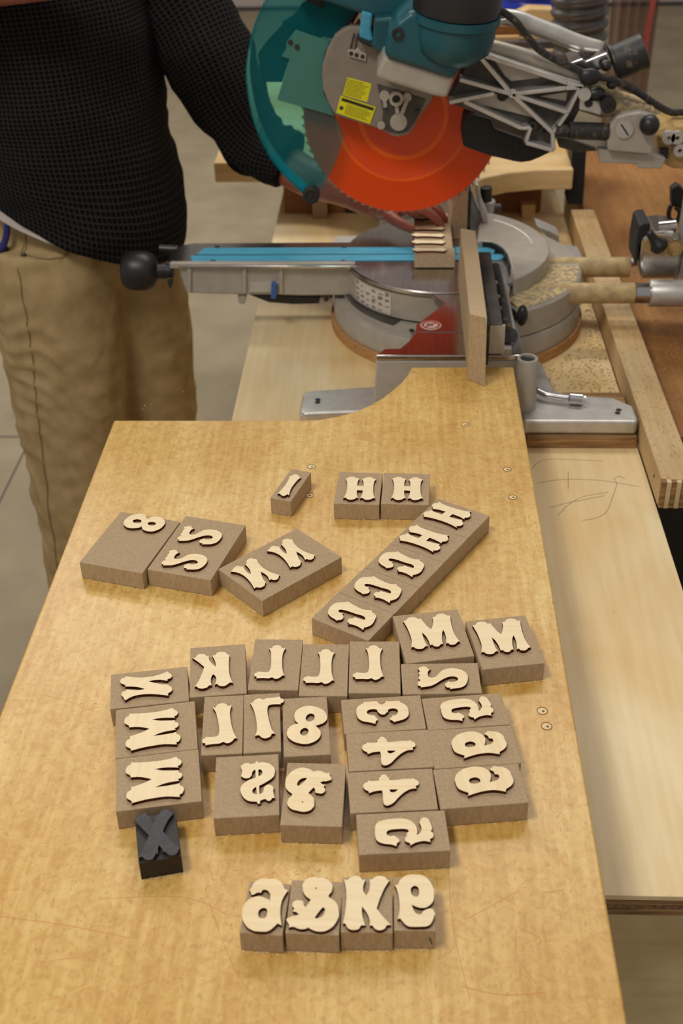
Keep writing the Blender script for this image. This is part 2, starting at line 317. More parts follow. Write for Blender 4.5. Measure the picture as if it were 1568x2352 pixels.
# ------------------------------------------------------------------ the varnished worktop
top = empty('worktop', (-.1, .9, 0), 'scratched varnished plywood worktop with a curved cut-out, carrying the letter blocks', 'worktop')
crv = [(0.0259,1.4876),(0.0216,1.4697),(0.0138,1.4483),(0.002,1.4249),(-0.0123,1.402),(-0.0291,1.3808),(-0.0486,1.3634),(-0.0706,1.3509),(-0.0927,1.3429),(-0.1149,1.3406)]
outline = [(.1655, .30), (.1655, 1.4885)]+crv+[(-.3586, 1.3396), (-.3586, .30)]
MB().prism(outline[::-1], 'Z', -.028, 0).done('board', 'board', top, bevel=.0022, seg=3)
MB().box(-.20, .10, .80, 1.22, LB+.0008, -.0285).done('support_box', 'ply', top, bevel=.001)
MB().box(-.33, .14, .32, .345, -.10, -.0285).done('batten', 'ply', top, bevel=.001)
for (x, y) in [(-0.0972,1.2284),(-0.096,1.1656),(0.1367,1.2241),(0.1386,1.1639),(0.1375,0.8116),(0.1394,0.792),(0.0915,1.3304)]:
    h = MB(); h.lathe([(.0043, 0), (.0052, .0003), (.0043, .0004)], (x, y, .0), (0, 0, 1), 20, 0, False)
    h.lathe([(.0044, .0001), (.003, .0003), (.0, .0002)], (x, y, 0), (0, 0, 1), 20, 1, False); h.lathe([(.0013, .0004), (0, .0004)], (x+.0008, y-.0006, 0), (0, 0, 1), 10, 2, False); h.done('screw_hole', ['plyedge2', 'ply', 'bolt'], top)
# scratches and rub marks: shallow thin strips of bare or stained wood
M['rub'] = mat('rubbed_varnish', (190, 132, 58), .5)
def mark(pts, r): sm = MB(); sm.tube([(x, y, .0001-r) for x, y in pts], r, 12, 0, 3); sm.done('scratch', 'rub', top)
for pts, r in (([(-0.2982,0.5788),(-0.2461,0.5721),(-0.1942,0.5617)], .0009), ([(-0.1445,0.6086),(-0.1126,0.5357),(-0.0773,0.4941)], .0003), ([(0.0517,0.5272),(0.0793,0.5209),(0.112,0.5234)], .0013),
               ([(0.0964,0.5781),(0.1118,0.5689),(0.1096,0.5631)], .0011), ([(0.0946,0.5761),(0.0936,0.5516),(0.1077,0.5268)], .0006), ([(-0.2244,0.5966),(-0.1604,0.6),(-0.1247,0.5847)], .0007),
               ([(0.0336,1.4045),(0.0788,1.3869),(0.1076,1.3952)], .0003), ([(-0.1625,1.2808),(-0.1508,1.2705),(-0.154,1.2581)], .0003), ([(0.0461,0.6296),(0.0474,0.5769),(0.0574,0.5151)], .0003)): mark(pts, r)

for _ in range(46):      # many fine random scratches near the front left and around the blocks
    x0, y0 = random.uniform(-.34, .12), random.triangular(.5, 1.35, .55); a = random.gauss(0, .5) if random.random() < .6 else random.gauss(1.5, .3); l = random.uniform(.006, .045)
    mark([(x0, y0), (x0+math.cos(a)*l*.5, y0+math.sin(a)*l*.5+random.uniform(-.002, .002)), (x0+math.cos(a)*l, y0+math.sin(a)*l)], random.choice((.0002, .0003, .0005)))
for _ in range(26):      # reddish stain flecks behind the front row
    x0, y0 = random.gauss(-.078, .018), .622+random.gauss(0, .003); mark([(x0, y0), (x0+random.uniform(.001, .004), y0+random.uniform(-.001, .002)), (x0+.003, y0+.002)], random.choice((.0004, .0007)))
# ------------------------------------------------------------------ letter blocks
GLYPHS = {
 'I': [[[1,-14],[1,-28],[1,-43],[-4,-70],[-10,-102],[-18,-137],[-28,-173],[-40,-211],[-54,-249],[-70,-288],[-88,-329],[-106,-369],[-99,-366],[-92,-363],[-85,-364],[-77,-373],[-69,-387],[-61,-398],[-52,-406],[-44,-411],[-35,-414],[-26,-411],[-16,-404],[-8,-398],[-2,-390],[3,-382],[8,-379],[13,-384],[19,-393],[24,-402],[27,-363],[29,-325],[34,-288],[41,-252],[51,-217],[62,-183],[74,-149],[87,-115],[99,-85],[112,-61],[124,-41],[136,-20],[127,-16],[118,-12],[111,-6],[109,1],[109,10],[107,17],[100,25],[92,32],[82,36],[71,38],[58,37],[46,34],[38,25],[32,14],[25,5],[17,2],[9,1],[0,0]]],
 'H': [[[7,-31],[14,-61],[20,-94],[23,-131],[24,-171],[24,-210],[22,-249],[18,-288],[13,-325],[5,-358],[-4,-389],[-13,-420],[-5,-412],[3,-404],[11,-401],[19,-409],[26,-422],[35,-433],[46,-440],[59,-446],[73,-448],[87,-446],[101,-439],[113,-432],[121,-423],[127,-412],[134,-405],[141,-405],[148,-409],[155,-414],[149,-388],[142,-362],[138,-335],[136,-307],[136,-279],[136,-250],[204,-259],[201,-289],[198,-318],[194,-346],[189,-371],[182,-395],[175,-418],[185,-414],[195,-409],[204,-409],[212,-417],[219,-430],[228,-440],[240,-445],[254,-447],[267,-446],[280,-443],[291,-437],[302,-430],[311,-422],[319,-413],[326,-408],[333,-410],[338,-417],[344,-423],[336,-391],[328,-358],[322,-322],[319,-278],[319,-229],[319,-185],[320,-146],[323,-111],[327,-80],[334,-56],[342,-36],[351,-16],[341,-15],[331,-15],[323,-12],[316,-5],[311,4],[304,12],[296,18],[285,23],[275,26],[264,26],[254,24],[243,21],[232,14],[221,5],[212,-3],[204,-9],[196,-13],[189,-17],[196,-43],[203,-68],[207,-92],[209,-117],[208,-142],[208,-167],[136,-158],[137,-128],[138,-97],[141,-70],[146,-46],[153,-25],[159,-4],[148,-3],[137,-2],[126,1],[118,8],[111,17],[103,24],[92,29],[81,32],[70,34],[61,34],[53,32],[45,29],[37,21],[28,12],[20,5],[13,2],[7,1],[0,0]]],
 'M': [[[14,-34],[27,-68],[39,-100],[48,-132],[56,-162],[63,-192],[70,-221],[76,-251],[80,-282],[80,-317],[78,-353],[76,-390],[84,-386],[92,-383],[100,-382],[105,-387],[109,-395],[114,-401],[125,-406],[139,-409],[153,-411],[165,-409],[176,-406],[187,-400],[196,-389],[204,-376],[211,-367],[218,-365],[224,-366],[231,-367],[224,-354],[218,-341],[212,-325],[206,-303],[200,-277],[194,-251],[189,-224],[183,-196],[178,-167],[190,-184],[203,-201],[214,-220],[225,-244],[234,-270],[242,-295],[247,-317],[251,-337],[255,-357],[262,-352],[269,-346],[275,-344],[278,-348],[280,-355],[284,-361],[292,-366],[303,-371],[313,-373],[321,-372],[330,-370],[337,-365],[344,-356],[351,-344],[357,-335],[363,-333],[369,-334],[375,-335],[373,-317],[370,-298],[369,-278],[368,-254],[368,-229],[369,-203],[372,-177],[377,-152],[382,-126],[387,-140],[392,-155],[397,-172],[401,-195],[405,-221],[407,-247],[407,-274],[407,-302],[406,-330],[413,-325],[420,-321],[426,-319],[429,-323],[431,-331],[435,-337],[444,-341],[455,-344],[466,-345],[475,-344],[484,-340],[493,-333],[502,-322],[511,-308],[519,-298],[525,-296],[531,-297],[536,-298],[521,-267],[506,-235],[494,-201],[483,-161],[475,-118],[469,-79],[464,-45],[462,-15],[459,14],[458,42],[457,69],[457,96],[450,92],[443,88],[435,88],[428,94],[420,103],[411,111],[399,116],[385,119],[371,120],[357,118],[343,114],[331,107],[323,96],[317,82],[310,72],[302,67],[293,64],[285,62],[287,46],[289,30],[291,12],[291,-8],[290,-29],[287,-50],[282,-73],[275,-97],[268,-120],[252,-100],[236,-79],[222,-59],[212,-40],[202,-22],[194,-5],[185,11],[178,26],[170,42],[163,37],[155,33],[148,32],[139,38],[130,49],[120,57],[109,60],[97,61],[85,61],[73,59],[61,55],[50,48],[41,35],[33,20],[25,8],[17,3],[8,2],[0,0]]],
 'N': [[[21,-4],[41,-7],[62,-13],[82,-22],[102,-34],[121,-48],[141,-66],[160,-87],[179,-111],[197,-137],[214,-165],[230,-193],[245,-223],[258,-253],[271,-282],[276,-273],[281,-265],[287,-259],[298,-259],[310,-262],[322,-264],[332,-262],[342,-259],[350,-254],[358,-246],[365,-237],[371,-226],[372,-214],[372,-202],[373,-192],[375,-186],[378,-182],[381,-178],[372,-165],[362,-152],[352,-136],[344,-115],[336,-91],[329,-67],[321,-44],[314,-22],[307,1],[322,-9],[337,-19],[351,-31],[365,-46],[378,-62],[390,-80],[398,-99],[405,-119],[412,-138],[419,-133],[425,-127],[432,-124],[438,-127],[443,-132],[450,-135],[459,-136],[470,-135],[480,-132],[487,-126],[494,-117],[499,-107],[501,-95],[502,-82],[503,-72],[505,-64],[508,-59],[511,-53],[480,-40],[448,-26],[418,-9],[388,12],[360,36],[334,61],[311,89],[291,118],[274,147],[262,172],[252,197],[243,222],[237,220],[231,219],[224,219],[216,223],[206,230],[196,233],[185,232],[173,228],[163,221],[154,212],[148,201],[144,189],[145,174],[148,158],[149,145],[145,138],[139,134],[133,131],[143,117],[153,103],[163,88],[174,70],[185,52],[195,31],[202,7],[208,-18],[213,-43],[198,-31],[182,-19],[168,-5],[157,11],[147,27],[137,44],[129,61],[122,78],[115,94],[111,91],[107,88],[103,87],[92,90],[79,95],[67,98],[56,97],[46,93],[38,86],[31,74],[26,59],[21,43],[14,29],[7,14],[0,0]]],
 'C': [[[98,299],[94,296],[88,293],[80,292],[71,291],[60,290],[47,289],[32,288],[17,287],[2,285],[-12,281],[-26,275],[-38,264],[-49,249],[-60,234],[-69,220],[-76,204],[-82,189],[-87,172],[-90,154],[-91,138],[-91,124],[-89,111],[-85,99],[-78,86],[-69,72],[-59,60],[-47,48],[-34,38],[-22,27],[-14,18],[-7,9],[0,0],[3,3],[6,6],[10,9],[20,11],[31,13],[41,17],[49,23],[56,30],[60,40],[63,52],[63,66],[62,78],[58,87],[52,94],[49,101],[52,106],[57,110],[63,114],[54,117],[46,119],[37,123],[29,128],[20,133],[14,139],[12,144],[11,150],[11,156],[13,162],[17,167],[21,171],[29,173],[39,173],[50,171],[66,166],[86,158],[107,148],[130,137],[155,124],[179,111],[205,100],[231,89],[251,79],[260,71],[268,62],[274,54],[276,46],[277,38],[276,31],[274,25],[271,20],[266,17],[259,18],[249,21],[238,25],[224,32],[208,40],[195,47],[187,52],[180,58],[174,63],[172,55],[171,47],[167,41],[159,39],[149,39],[139,37],[129,34],[119,30],[112,24],[107,15],[106,5],[105,-4],[107,-12],[110,-19],[113,-26],[118,-31],[124,-36],[126,-40],[123,-44],[118,-47],[112,-51],[122,-51],[131,-51],[142,-53],[155,-56],[170,-62],[184,-69],[199,-78],[213,-89],[227,-101],[239,-112],[250,-124],[261,-136],[269,-97],[275,-96],[282,-95],[290,-92],[300,-87],[312,-81],[324,-72],[335,-61],[345,-47],[355,-28],[365,3],[376,40],[381,72],[379,90],[371,104],[363,116],[354,128],[344,138],[338,147],[338,154],[341,160],[344,166],[317,168],[289,170],[263,176],[237,188],[213,204],[191,221],[169,238],[149,255],[132,271],[121,282],[112,292],[102,303]]],
 '8': [[[243,82],[235,102],[227,121],[219,138],[209,151],[197,161],[185,169],[172,175],[157,178],[141,178],[121,176],[100,170],[80,162],[62,150],[45,135],[31,118],[19,98],[10,76],[4,55],[0,36],[-1,18],[0,0],[4,-17],[11,-34],[20,-49],[30,-62],[42,-75],[54,-85],[69,-92],[84,-97],[99,-100],[115,-101],[132,-100],[148,-98],[162,-95],[176,-91],[188,-86],[197,-79],[204,-70],[211,-61],[214,-75],[217,-88],[222,-101],[230,-114],[240,-127],[252,-137],[266,-145],[282,-152],[297,-156],[313,-158],[330,-159],[346,-157],[364,-151],[381,-142],[397,-130],[412,-114],[426,-95],[437,-75],[446,-53],[452,-30],[455,-8],[454,12],[451,30],[444,47],[435,65],[423,82],[410,96],[395,108],[379,117],[363,123],[346,126],[329,126],[313,124],[299,119],[286,111],[274,104],[263,97],[253,89]],[[98,25],[106,15],[115,7],[126,2],[139,-2],[152,-3],[164,-2],[176,3],[185,9],[190,18],[192,28],[192,39],[187,48],[180,56],[172,63],[161,68],[148,71],[136,73],[125,71],[114,68],[105,62],[99,55],[95,45],[94,35]],[[270,-21],[277,-30],[286,-38],[295,-43],[306,-47],[318,-48],[329,-47],[340,-43],[349,-38],[354,-30],[357,-21],[358,-11],[354,-2],[347,7],[339,14],[328,19],[317,22],[306,23],[295,22],[285,19],[277,14],[271,6],[267,-3],[266,-12]]],
 'S': [[[132,229],[124,228],[117,230],[112,237],[109,247],[106,256],[102,263],[97,269],[92,273],[84,276],[74,278],[65,278],[55,274],[45,267],[37,262],[31,259],[27,257],[22,255],[26,242],[31,228],[32,216],[29,206],[23,198],[17,190],[19,181],[21,172],[21,164],[16,151],[8,138],[4,125],[6,113],[11,103],[16,92],[6,86],[-3,80],[-11,73],[-15,63],[-17,51],[-17,41],[-16,33],[-14,26],[-11,22],[-5,20],[2,21],[6,19],[6,14],[3,7],[0,0],[20,0],[40,0],[60,1],[77,3],[94,5],[110,10],[127,17],[142,26],[159,36],[177,48],[195,60],[214,71],[233,82],[252,91],[270,98],[287,101],[301,103],[315,102],[327,100],[338,95],[346,89],[353,82],[359,73],[361,64],[360,55],[355,45],[349,38],[340,33],[329,30],[317,28],[304,27],[290,28],[279,31],[273,35],[269,41],[264,46],[262,41],[260,35],[257,31],[249,27],[240,23],[232,18],[228,8],[226,-3],[226,-14],[229,-24],[234,-33],[240,-39],[248,-41],[257,-41],[263,-43],[264,-49],[262,-57],[261,-64],[268,-63],[275,-61],[284,-60],[295,-61],[307,-61],[321,-61],[337,-60],[355,-58],[372,-53],[387,-46],[400,-37],[413,-25],[424,-8],[435,12],[443,33],[449,52],[453,72],[455,91],[454,107],[451,121],[446,136],[437,151],[425,167],[410,181],[391,193],[368,203],[346,210],[325,214],[305,214],[286,212],[268,208],[251,201],[235,192],[221,180],[208,166],[196,152],[184,140],[173,128],[162,120],[150,115],[137,113],[126,113],[116,115],[107,119],[100,126],[97,135],[96,146],[97,158],[99,171],[102,185],[106,197],[111,205],[117,212],[122,217],[128,222],[134,226],[140,230]]],
 'K': [[[24,-20],[47,-40],[69,-60],[90,-81],[109,-102],[129,-123],[126,-151],[124,-179],[121,-209],[116,-243],[110,-278],[104,-312],[95,-341],[86,-369],[77,-396],[83,-393],[89,-390],[95,-390],[101,-396],[106,-405],[114,-412],[126,-416],[142,-418],[156,-418],[169,-414],[181,-407],[192,-400],[199,-390],[205,-379],[211,-372],[218,-370],[224,-372],[231,-375],[225,-357],[220,-339],[216,-321],[214,-302],[212,-283],[213,-265],[215,-249],[220,-235],[224,-221],[235,-233],[246,-245],[254,-258],[259,-274],[262,-291],[263,-309],[262,-327],[260,-346],[258,-365],[264,-360],[271,-355],[278,-354],[284,-359],[291,-368],[299,-376],[309,-380],[320,-382],[331,-383],[340,-382],[348,-379],[356,-375],[364,-368],[370,-360],[377,-352],[383,-344],[390,-336],[397,-332],[404,-332],[411,-335],[419,-338],[407,-310],[395,-281],[384,-251],[375,-218],[367,-184],[361,-148],[355,-109],[351,-69],[347,-32],[346,-2],[345,25],[344,53],[338,51],[332,50],[326,52],[319,62],[312,75],[302,85],[290,91],[276,94],[262,94],[248,91],[235,86],[224,78],[219,68],[217,55],[213,46],[204,41],[193,40],[182,38],[189,24],[196,10],[203,-5],[211,-21],[219,-39],[225,-58],[230,-78],[234,-100],[237,-121],[220,-102],[202,-83],[187,-64],[175,-46],[166,-29],[159,-12],[154,4],[152,20],[149,35],[144,32],[138,29],[132,29],[125,35],[118,45],[109,53],[98,57],[85,60],[73,60],[61,56],[49,48],[40,40],[35,29],[33,17],[29,8],[21,3],[10,2],[0,0]]],
 'L': [[[8,-19],[17,-39],[24,-62],[29,-94],[33,-132],[37,-168],[39,-201],[41,-233],[41,-261],[39,-286],[36,-308],[31,-325],[24,-334],[15,-338],[5,-340],[-9,-341],[-26,-340],[-41,-338],[-54,-337],[-66,-334],[-78,-332],[-76,-338],[-75,-345],[-75,-349],[-79,-350],[-85,-348],[-90,-349],[-95,-354],[-100,-361],[-102,-369],[-103,-378],[-101,-387],[-98,-395],[-91,-399],[-83,-402],[-77,-406],[-76,-412],[-78,-419],[-79,-425],[-59,-423],[-38,-421],[-18,-420],[1,-421],[20,-423],[36,-423],[46,-419],[56,-412],[65,-409],[75,-416],[86,-426],[97,-431],[110,-429],[123,-422],[134,-414],[144,-403],[152,-391],[159,-383],[165,-382],[170,-385],[176,-387],[170,-368],[164,-349],[158,-328],[153,-307],[149,-285],[145,-259],[142,-227],[139,-190],[137,-155],[137,-121],[138,-89],[141,-60],[146,-37],[153,-16],[160,4],[149,1],[139,-2],[129,0],[121,8],[115,19],[107,29],[97,36],[86,40],[74,41],[61,38],[47,32],[36,25],[32,16],[30,5],[26,-2],[19,-3],[9,-2],[0,0]]],
 '3': [[[64,105],[60,95],[47,85],[31,73],[16,57],[5,38],[1,20],[0,0],[0,-25],[3,-50],[9,-75],[17,-96],[31,-112],[47,-125],[64,-133],[83,-139],[109,-144],[135,-150],[154,-156],[170,-164],[171,-146],[173,-131],[181,-122],[188,-114],[188,-104],[184,-93],[175,-83],[166,-73],[164,-64],[163,-56],[158,-57],[151,-58],[137,-56],[122,-53],[108,-46],[98,-36],[93,-24],[93,-11],[99,1],[109,10],[123,16],[138,19],[154,20],[168,18],[178,14],[186,7],[188,-3],[187,-15],[193,-18],[198,-22],[202,-29],[207,-37],[219,-44],[233,-48],[246,-45],[257,-38],[263,-26],[268,-16],[274,-15],[280,-16],[278,-8],[277,1],[280,11],[286,20],[299,28],[315,33],[331,33],[345,30],[355,24],[363,15],[367,3],[368,-10],[364,-26],[357,-40],[346,-51],[333,-57],[322,-57],[311,-53],[315,-64],[316,-74],[307,-81],[298,-87],[296,-95],[297,-104],[302,-110],[310,-116],[320,-122],[328,-128],[328,-134],[326,-140],[341,-134],[357,-128],[379,-120],[403,-110],[426,-97],[444,-80],[455,-62],[461,-42],[463,-22],[461,0],[458,25],[451,50],[438,73],[422,92],[401,106],[383,116],[381,124],[381,133],[357,130],[333,127],[308,125],[285,124],[267,126],[251,128],[254,119],[256,111],[254,106],[250,102],[241,90],[229,80],[216,82],[203,89],[193,99],[187,110],[186,117],[185,124],[158,121],[131,117],[105,113],[83,111],[74,113],[65,116]]],
 '4': [[[32,67],[35,59],[35,52],[30,47],[22,44],[15,40],[9,33],[3,24],[0,16],[-2,8],[-2,0],[0,-8],[4,-17],[10,-27],[17,-35],[25,-41],[35,-45],[43,-50],[46,-57],[47,-64],[49,-71],[61,-65],[73,-59],[85,-53],[98,-49],[112,-46],[125,-43],[135,-42],[144,-41],[153,-40],[156,-51],[158,-62],[160,-75],[161,-94],[162,-117],[162,-137],[164,-154],[165,-170],[169,-183],[174,-191],[181,-197],[188,-200],[195,-201],[203,-200],[211,-197],[221,-192],[232,-184],[244,-174],[257,-158],[270,-139],[283,-119],[298,-100],[313,-81],[328,-64],[344,-50],[360,-38],[374,-28],[386,-22],[398,-18],[408,-16],[417,-15],[425,-15],[433,-16],[432,-4],[431,7],[431,16],[435,19],[440,19],[445,20],[449,24],[452,30],[454,36],[455,42],[455,49],[453,56],[449,64],[444,72],[437,79],[430,83],[421,86],[415,89],[412,93],[411,98],[409,103],[404,98],[398,93],[392,90],[377,89],[359,90],[340,89],[321,87],[302,83],[283,80],[266,78],[251,75],[237,74],[227,74],[218,75],[212,79],[209,87],[210,97],[210,107],[207,104],[203,102],[200,103],[197,109],[193,119],[188,127],[182,132],[175,135],[168,137],[161,135],[154,131],[148,126],[144,118],[141,109],[137,102],[133,99],[128,98],[124,97],[126,89],[128,80],[129,74],[126,69],[122,67],[117,65],[106,63],[92,61],[78,61],[63,61],[48,63],[37,66],[34,68],[31,72],[29,76]],[[216,-37],[218,-46],[221,-52],[226,-57],[233,-60],[241,-61],[249,-59],[258,-55],[266,-50],[273,-43],[280,-35],[286,-28],[274,-27],[261,-27],[249,-27],[237,-27],[226,-28],[214,-29]]],
 '5': [[[0,-21],[2,-56],[6,-77],[11,-94],[20,-107],[33,-118],[53,-127],[77,-134],[104,-137],[131,-140],[151,-147],[169,-156],[171,-140],[175,-125],[183,-118],[191,-111],[193,-99],[190,-87],[181,-76],[169,-66],[160,-58],[150,-49],[138,-54],[125,-57],[111,-54],[98,-47],[92,-36],[91,-23],[95,-11],[103,-1],[115,5],[131,10],[157,14],[186,17],[209,19],[230,19],[247,16],[260,11],[265,2],[267,-9],[256,-19],[249,-30],[250,-40],[251,-51],[245,-61],[237,-72],[235,-84],[236,-96],[242,-106],[251,-113],[264,-118],[275,-123],[278,-134],[279,-147],[297,-132],[316,-119],[338,-110],[359,-104],[379,-100],[398,-100],[416,-104],[435,-109],[433,-92],[433,-78],[439,-74],[447,-71],[454,-64],[459,-53],[460,-36],[457,-19],[448,-7],[441,2],[444,9],[449,16],[451,29],[450,45],[444,66],[437,87],[432,105],[427,119],[418,130],[408,137],[395,140],[383,140],[372,132],[363,121],[361,110],[360,100],[355,95],[349,92],[358,69],[365,46],[368,26],[367,8],[360,-12],[350,-28],[339,-35],[328,-39],[330,-32],[332,-25],[334,-8],[334,14],[328,39],[318,63],[304,84],[285,102],[265,114],[241,122],[215,125],[186,125],[153,122],[119,118],[90,112],[64,104],[43,96],[25,86],[12,69],[4,50],[0,33],[0,14]]],
 'a': [[[-264,304],[-259,297],[-255,291],[-252,283],[-250,275],[-246,269],[-241,267],[-234,267],[-228,269],[-223,273],[-219,278],[-213,282],[-206,285],[-198,288],[-191,289],[-186,288],[-181,286],[-177,286],[-174,292],[-172,301],[-169,309],[-164,313],[-159,315],[-154,315],[-147,315],[-139,313],[-132,310],[-125,304],[-118,296],[-112,288],[-108,278],[-105,268],[-104,256],[-103,244],[-103,231],[-103,219],[-114,225],[-125,231],[-136,237],[-148,242],[-161,248],[-174,252],[-186,253],[-198,253],[-210,251],[-224,247],[-238,242],[-251,234],[-263,223],[-274,210],[-283,196],[-290,180],[-295,164],[-299,146],[-300,126],[-300,105],[-298,84],[-294,63],[-289,43],[-281,24],[-270,6],[-258,-10],[-245,-24],[-231,-35],[-216,-43],[-202,-50],[-190,-54],[-178,-55],[-166,-56],[-149,-57],[-131,-57],[-115,-57],[-104,-55],[-95,-52],[-85,-47],[-74,-37],[-62,-25],[-52,-13],[-45,-4],[-39,5],[-34,11],[-31,14],[-28,15],[-24,14],[-17,11],[-9,5],[0,0],[-5,26],[-10,53],[-14,78],[-17,102],[-19,124],[-19,146],[-19,169],[-17,192],[-14,214],[-9,235],[-2,254],[5,271],[12,286],[20,300],[28,313],[18,316],[9,320],[1,325],[-5,335],[-9,347],[-15,360],[-23,373],[-33,387],[-45,398],[-58,407],[-73,413],[-89,417],[-103,418],[-117,417],[-131,416],[-145,417],[-160,418],[-174,418],[-186,415],[-198,411],[-209,404],[-220,396],[-230,386],[-238,375],[-245,360],[-250,343],[-255,329],[-259,322],[-264,316],[-269,310]],[[-178,83],[-174,73],[-169,66],[-162,61],[-154,58],[-146,57],[-138,58],[-131,60],[-126,64],[-121,70],[-117,78],[-115,88],[-114,102],[-114,118],[-116,131],[-120,140],[-126,146],[-133,149],[-142,151],[-151,149],[-159,146],[-166,140],[-173,132],[-178,124],[-180,114],[-181,103],[-180,93]]],
 '&': [[[81,345],[84,327],[90,310],[97,296],[106,284],[115,273],[126,264],[137,256],[148,248],[113,179],[109,185],[104,190],[99,197],[96,210],[92,224],[89,235],[87,237],[84,237],[81,238],[74,239],[64,240],[55,240],[48,241],[41,242],[34,240],[26,233],[18,224],[13,214],[11,206],[12,198],[14,189],[19,181],[26,173],[29,165],[27,157],[22,149],[20,143],[27,140],[37,138],[47,135],[54,129],[61,123],[69,117],[58,111],[48,105],[39,101],[33,100],[27,101],[21,100],[14,97],[6,92],[-1,88],[-9,84],[-16,80],[-21,75],[-22,69],[-20,62],[-17,54],[-11,44],[-4,34],[1,24],[2,16],[1,8],[0,0],[12,3],[24,6],[35,7],[46,3],[56,-3],[67,-7],[77,-10],[88,-12],[97,-13],[106,-12],[115,-11],[123,-9],[130,-6],[136,-1],[142,3],[149,-2],[156,-6],[163,-11],[173,-16],[183,-21],[195,-25],[206,-28],[218,-30],[230,-30],[243,-30],[257,-28],[270,-24],[285,-16],[301,-5],[315,7],[326,20],[335,34],[343,50],[351,68],[357,87],[362,105],[363,122],[362,137],[360,154],[357,173],[353,192],[347,209],[339,224],[330,236],[320,246],[309,255],[299,262],[290,267],[285,271],[281,275],[279,280],[279,286],[281,294],[283,302],[288,308],[293,313],[298,321],[301,333],[303,347],[304,360],[305,371],[304,381],[300,392],[294,404],[285,416],[275,426],[265,434],[254,440],[242,445],[230,448],[218,449],[205,451],[193,453],[181,456],[168,456],[154,456],[139,453],[126,449],[114,443],[104,435],[95,426],[88,415],[83,404],[79,393],[77,383],[77,373],[79,361]],[[197,83],[205,84],[214,86],[224,92],[235,99],[244,108],[250,120],[254,133],[257,145],[258,155],[258,163],[256,170],[252,176],[246,180],[241,185],[231,169],[221,154],[211,138],[202,122],[194,107],[188,95],[187,91],[188,87],[189,83]],[[174,350],[177,347],[179,345],[182,347],[184,350],[186,354],[184,357],[181,360],[178,361],[176,360],[173,357],[172,353]]],
 '$': [[[2,-7],[4,-13],[6,-21],[10,-33],[15,-47],[18,-62],[18,-79],[16,-96],[14,-114],[19,-118],[23,-122],[29,-126],[37,-131],[47,-136],[57,-139],[67,-138],[78,-136],[87,-131],[93,-123],[98,-112],[103,-102],[103,-93],[103,-85],[104,-76],[106,-66],[109,-56],[113,-48],[118,-44],[123,-41],[128,-39],[139,-130],[122,-138],[105,-145],[89,-153],[76,-163],[65,-173],[54,-185],[44,-197],[34,-211],[28,-226],[25,-242],[25,-259],[27,-276],[32,-293],[38,-309],[46,-325],[56,-341],[68,-357],[81,-369],[93,-378],[106,-384],[120,-388],[137,-390],[156,-390],[174,-390],[183,-413],[201,-411],[200,-379],[213,-372],[226,-364],[238,-361],[247,-366],[255,-374],[262,-380],[270,-381],[277,-379],[284,-375],[289,-367],[292,-356],[297,-348],[303,-347],[310,-348],[318,-350],[313,-337],[309,-324],[305,-310],[301,-294],[298,-276],[297,-261],[298,-249],[301,-240],[303,-230],[301,-233],[298,-236],[295,-236],[290,-229],[284,-219],[277,-211],[268,-206],[257,-203],[246,-204],[236,-211],[226,-222],[219,-232],[217,-238],[218,-245],[218,-252],[218,-262],[217,-273],[216,-282],[212,-290],[207,-297],[202,-302],[197,-305],[192,-307],[186,-308],[176,-217],[184,-212],[192,-208],[201,-202],[213,-192],[228,-179],[243,-166],[258,-151],[273,-136],[285,-119],[291,-99],[293,-77],[293,-57],[291,-40],[287,-25],[280,-10],[269,5],[256,19],[241,31],[226,38],[210,43],[193,46],[175,46],[157,44],[138,41],[134,57],[124,60],[121,36],[106,30],[91,25],[79,22],[73,25],[68,31],[62,35],[53,36],[42,35],[32,32],[23,26],[16,18],[10,11],[7,7],[3,3],[0,0]],[[160,-113],[169,-108],[178,-102],[185,-95],[188,-86],[190,-75],[189,-64],[186,-54],[180,-45],[174,-38],[167,-36],[160,-36],[153,-37]],[[153,-229],[146,-235],[139,-242],[133,-249],[129,-258],[126,-269],[126,-279],[128,-288],[132,-297],[138,-304],[147,-308],[157,-311],[167,-313]]],
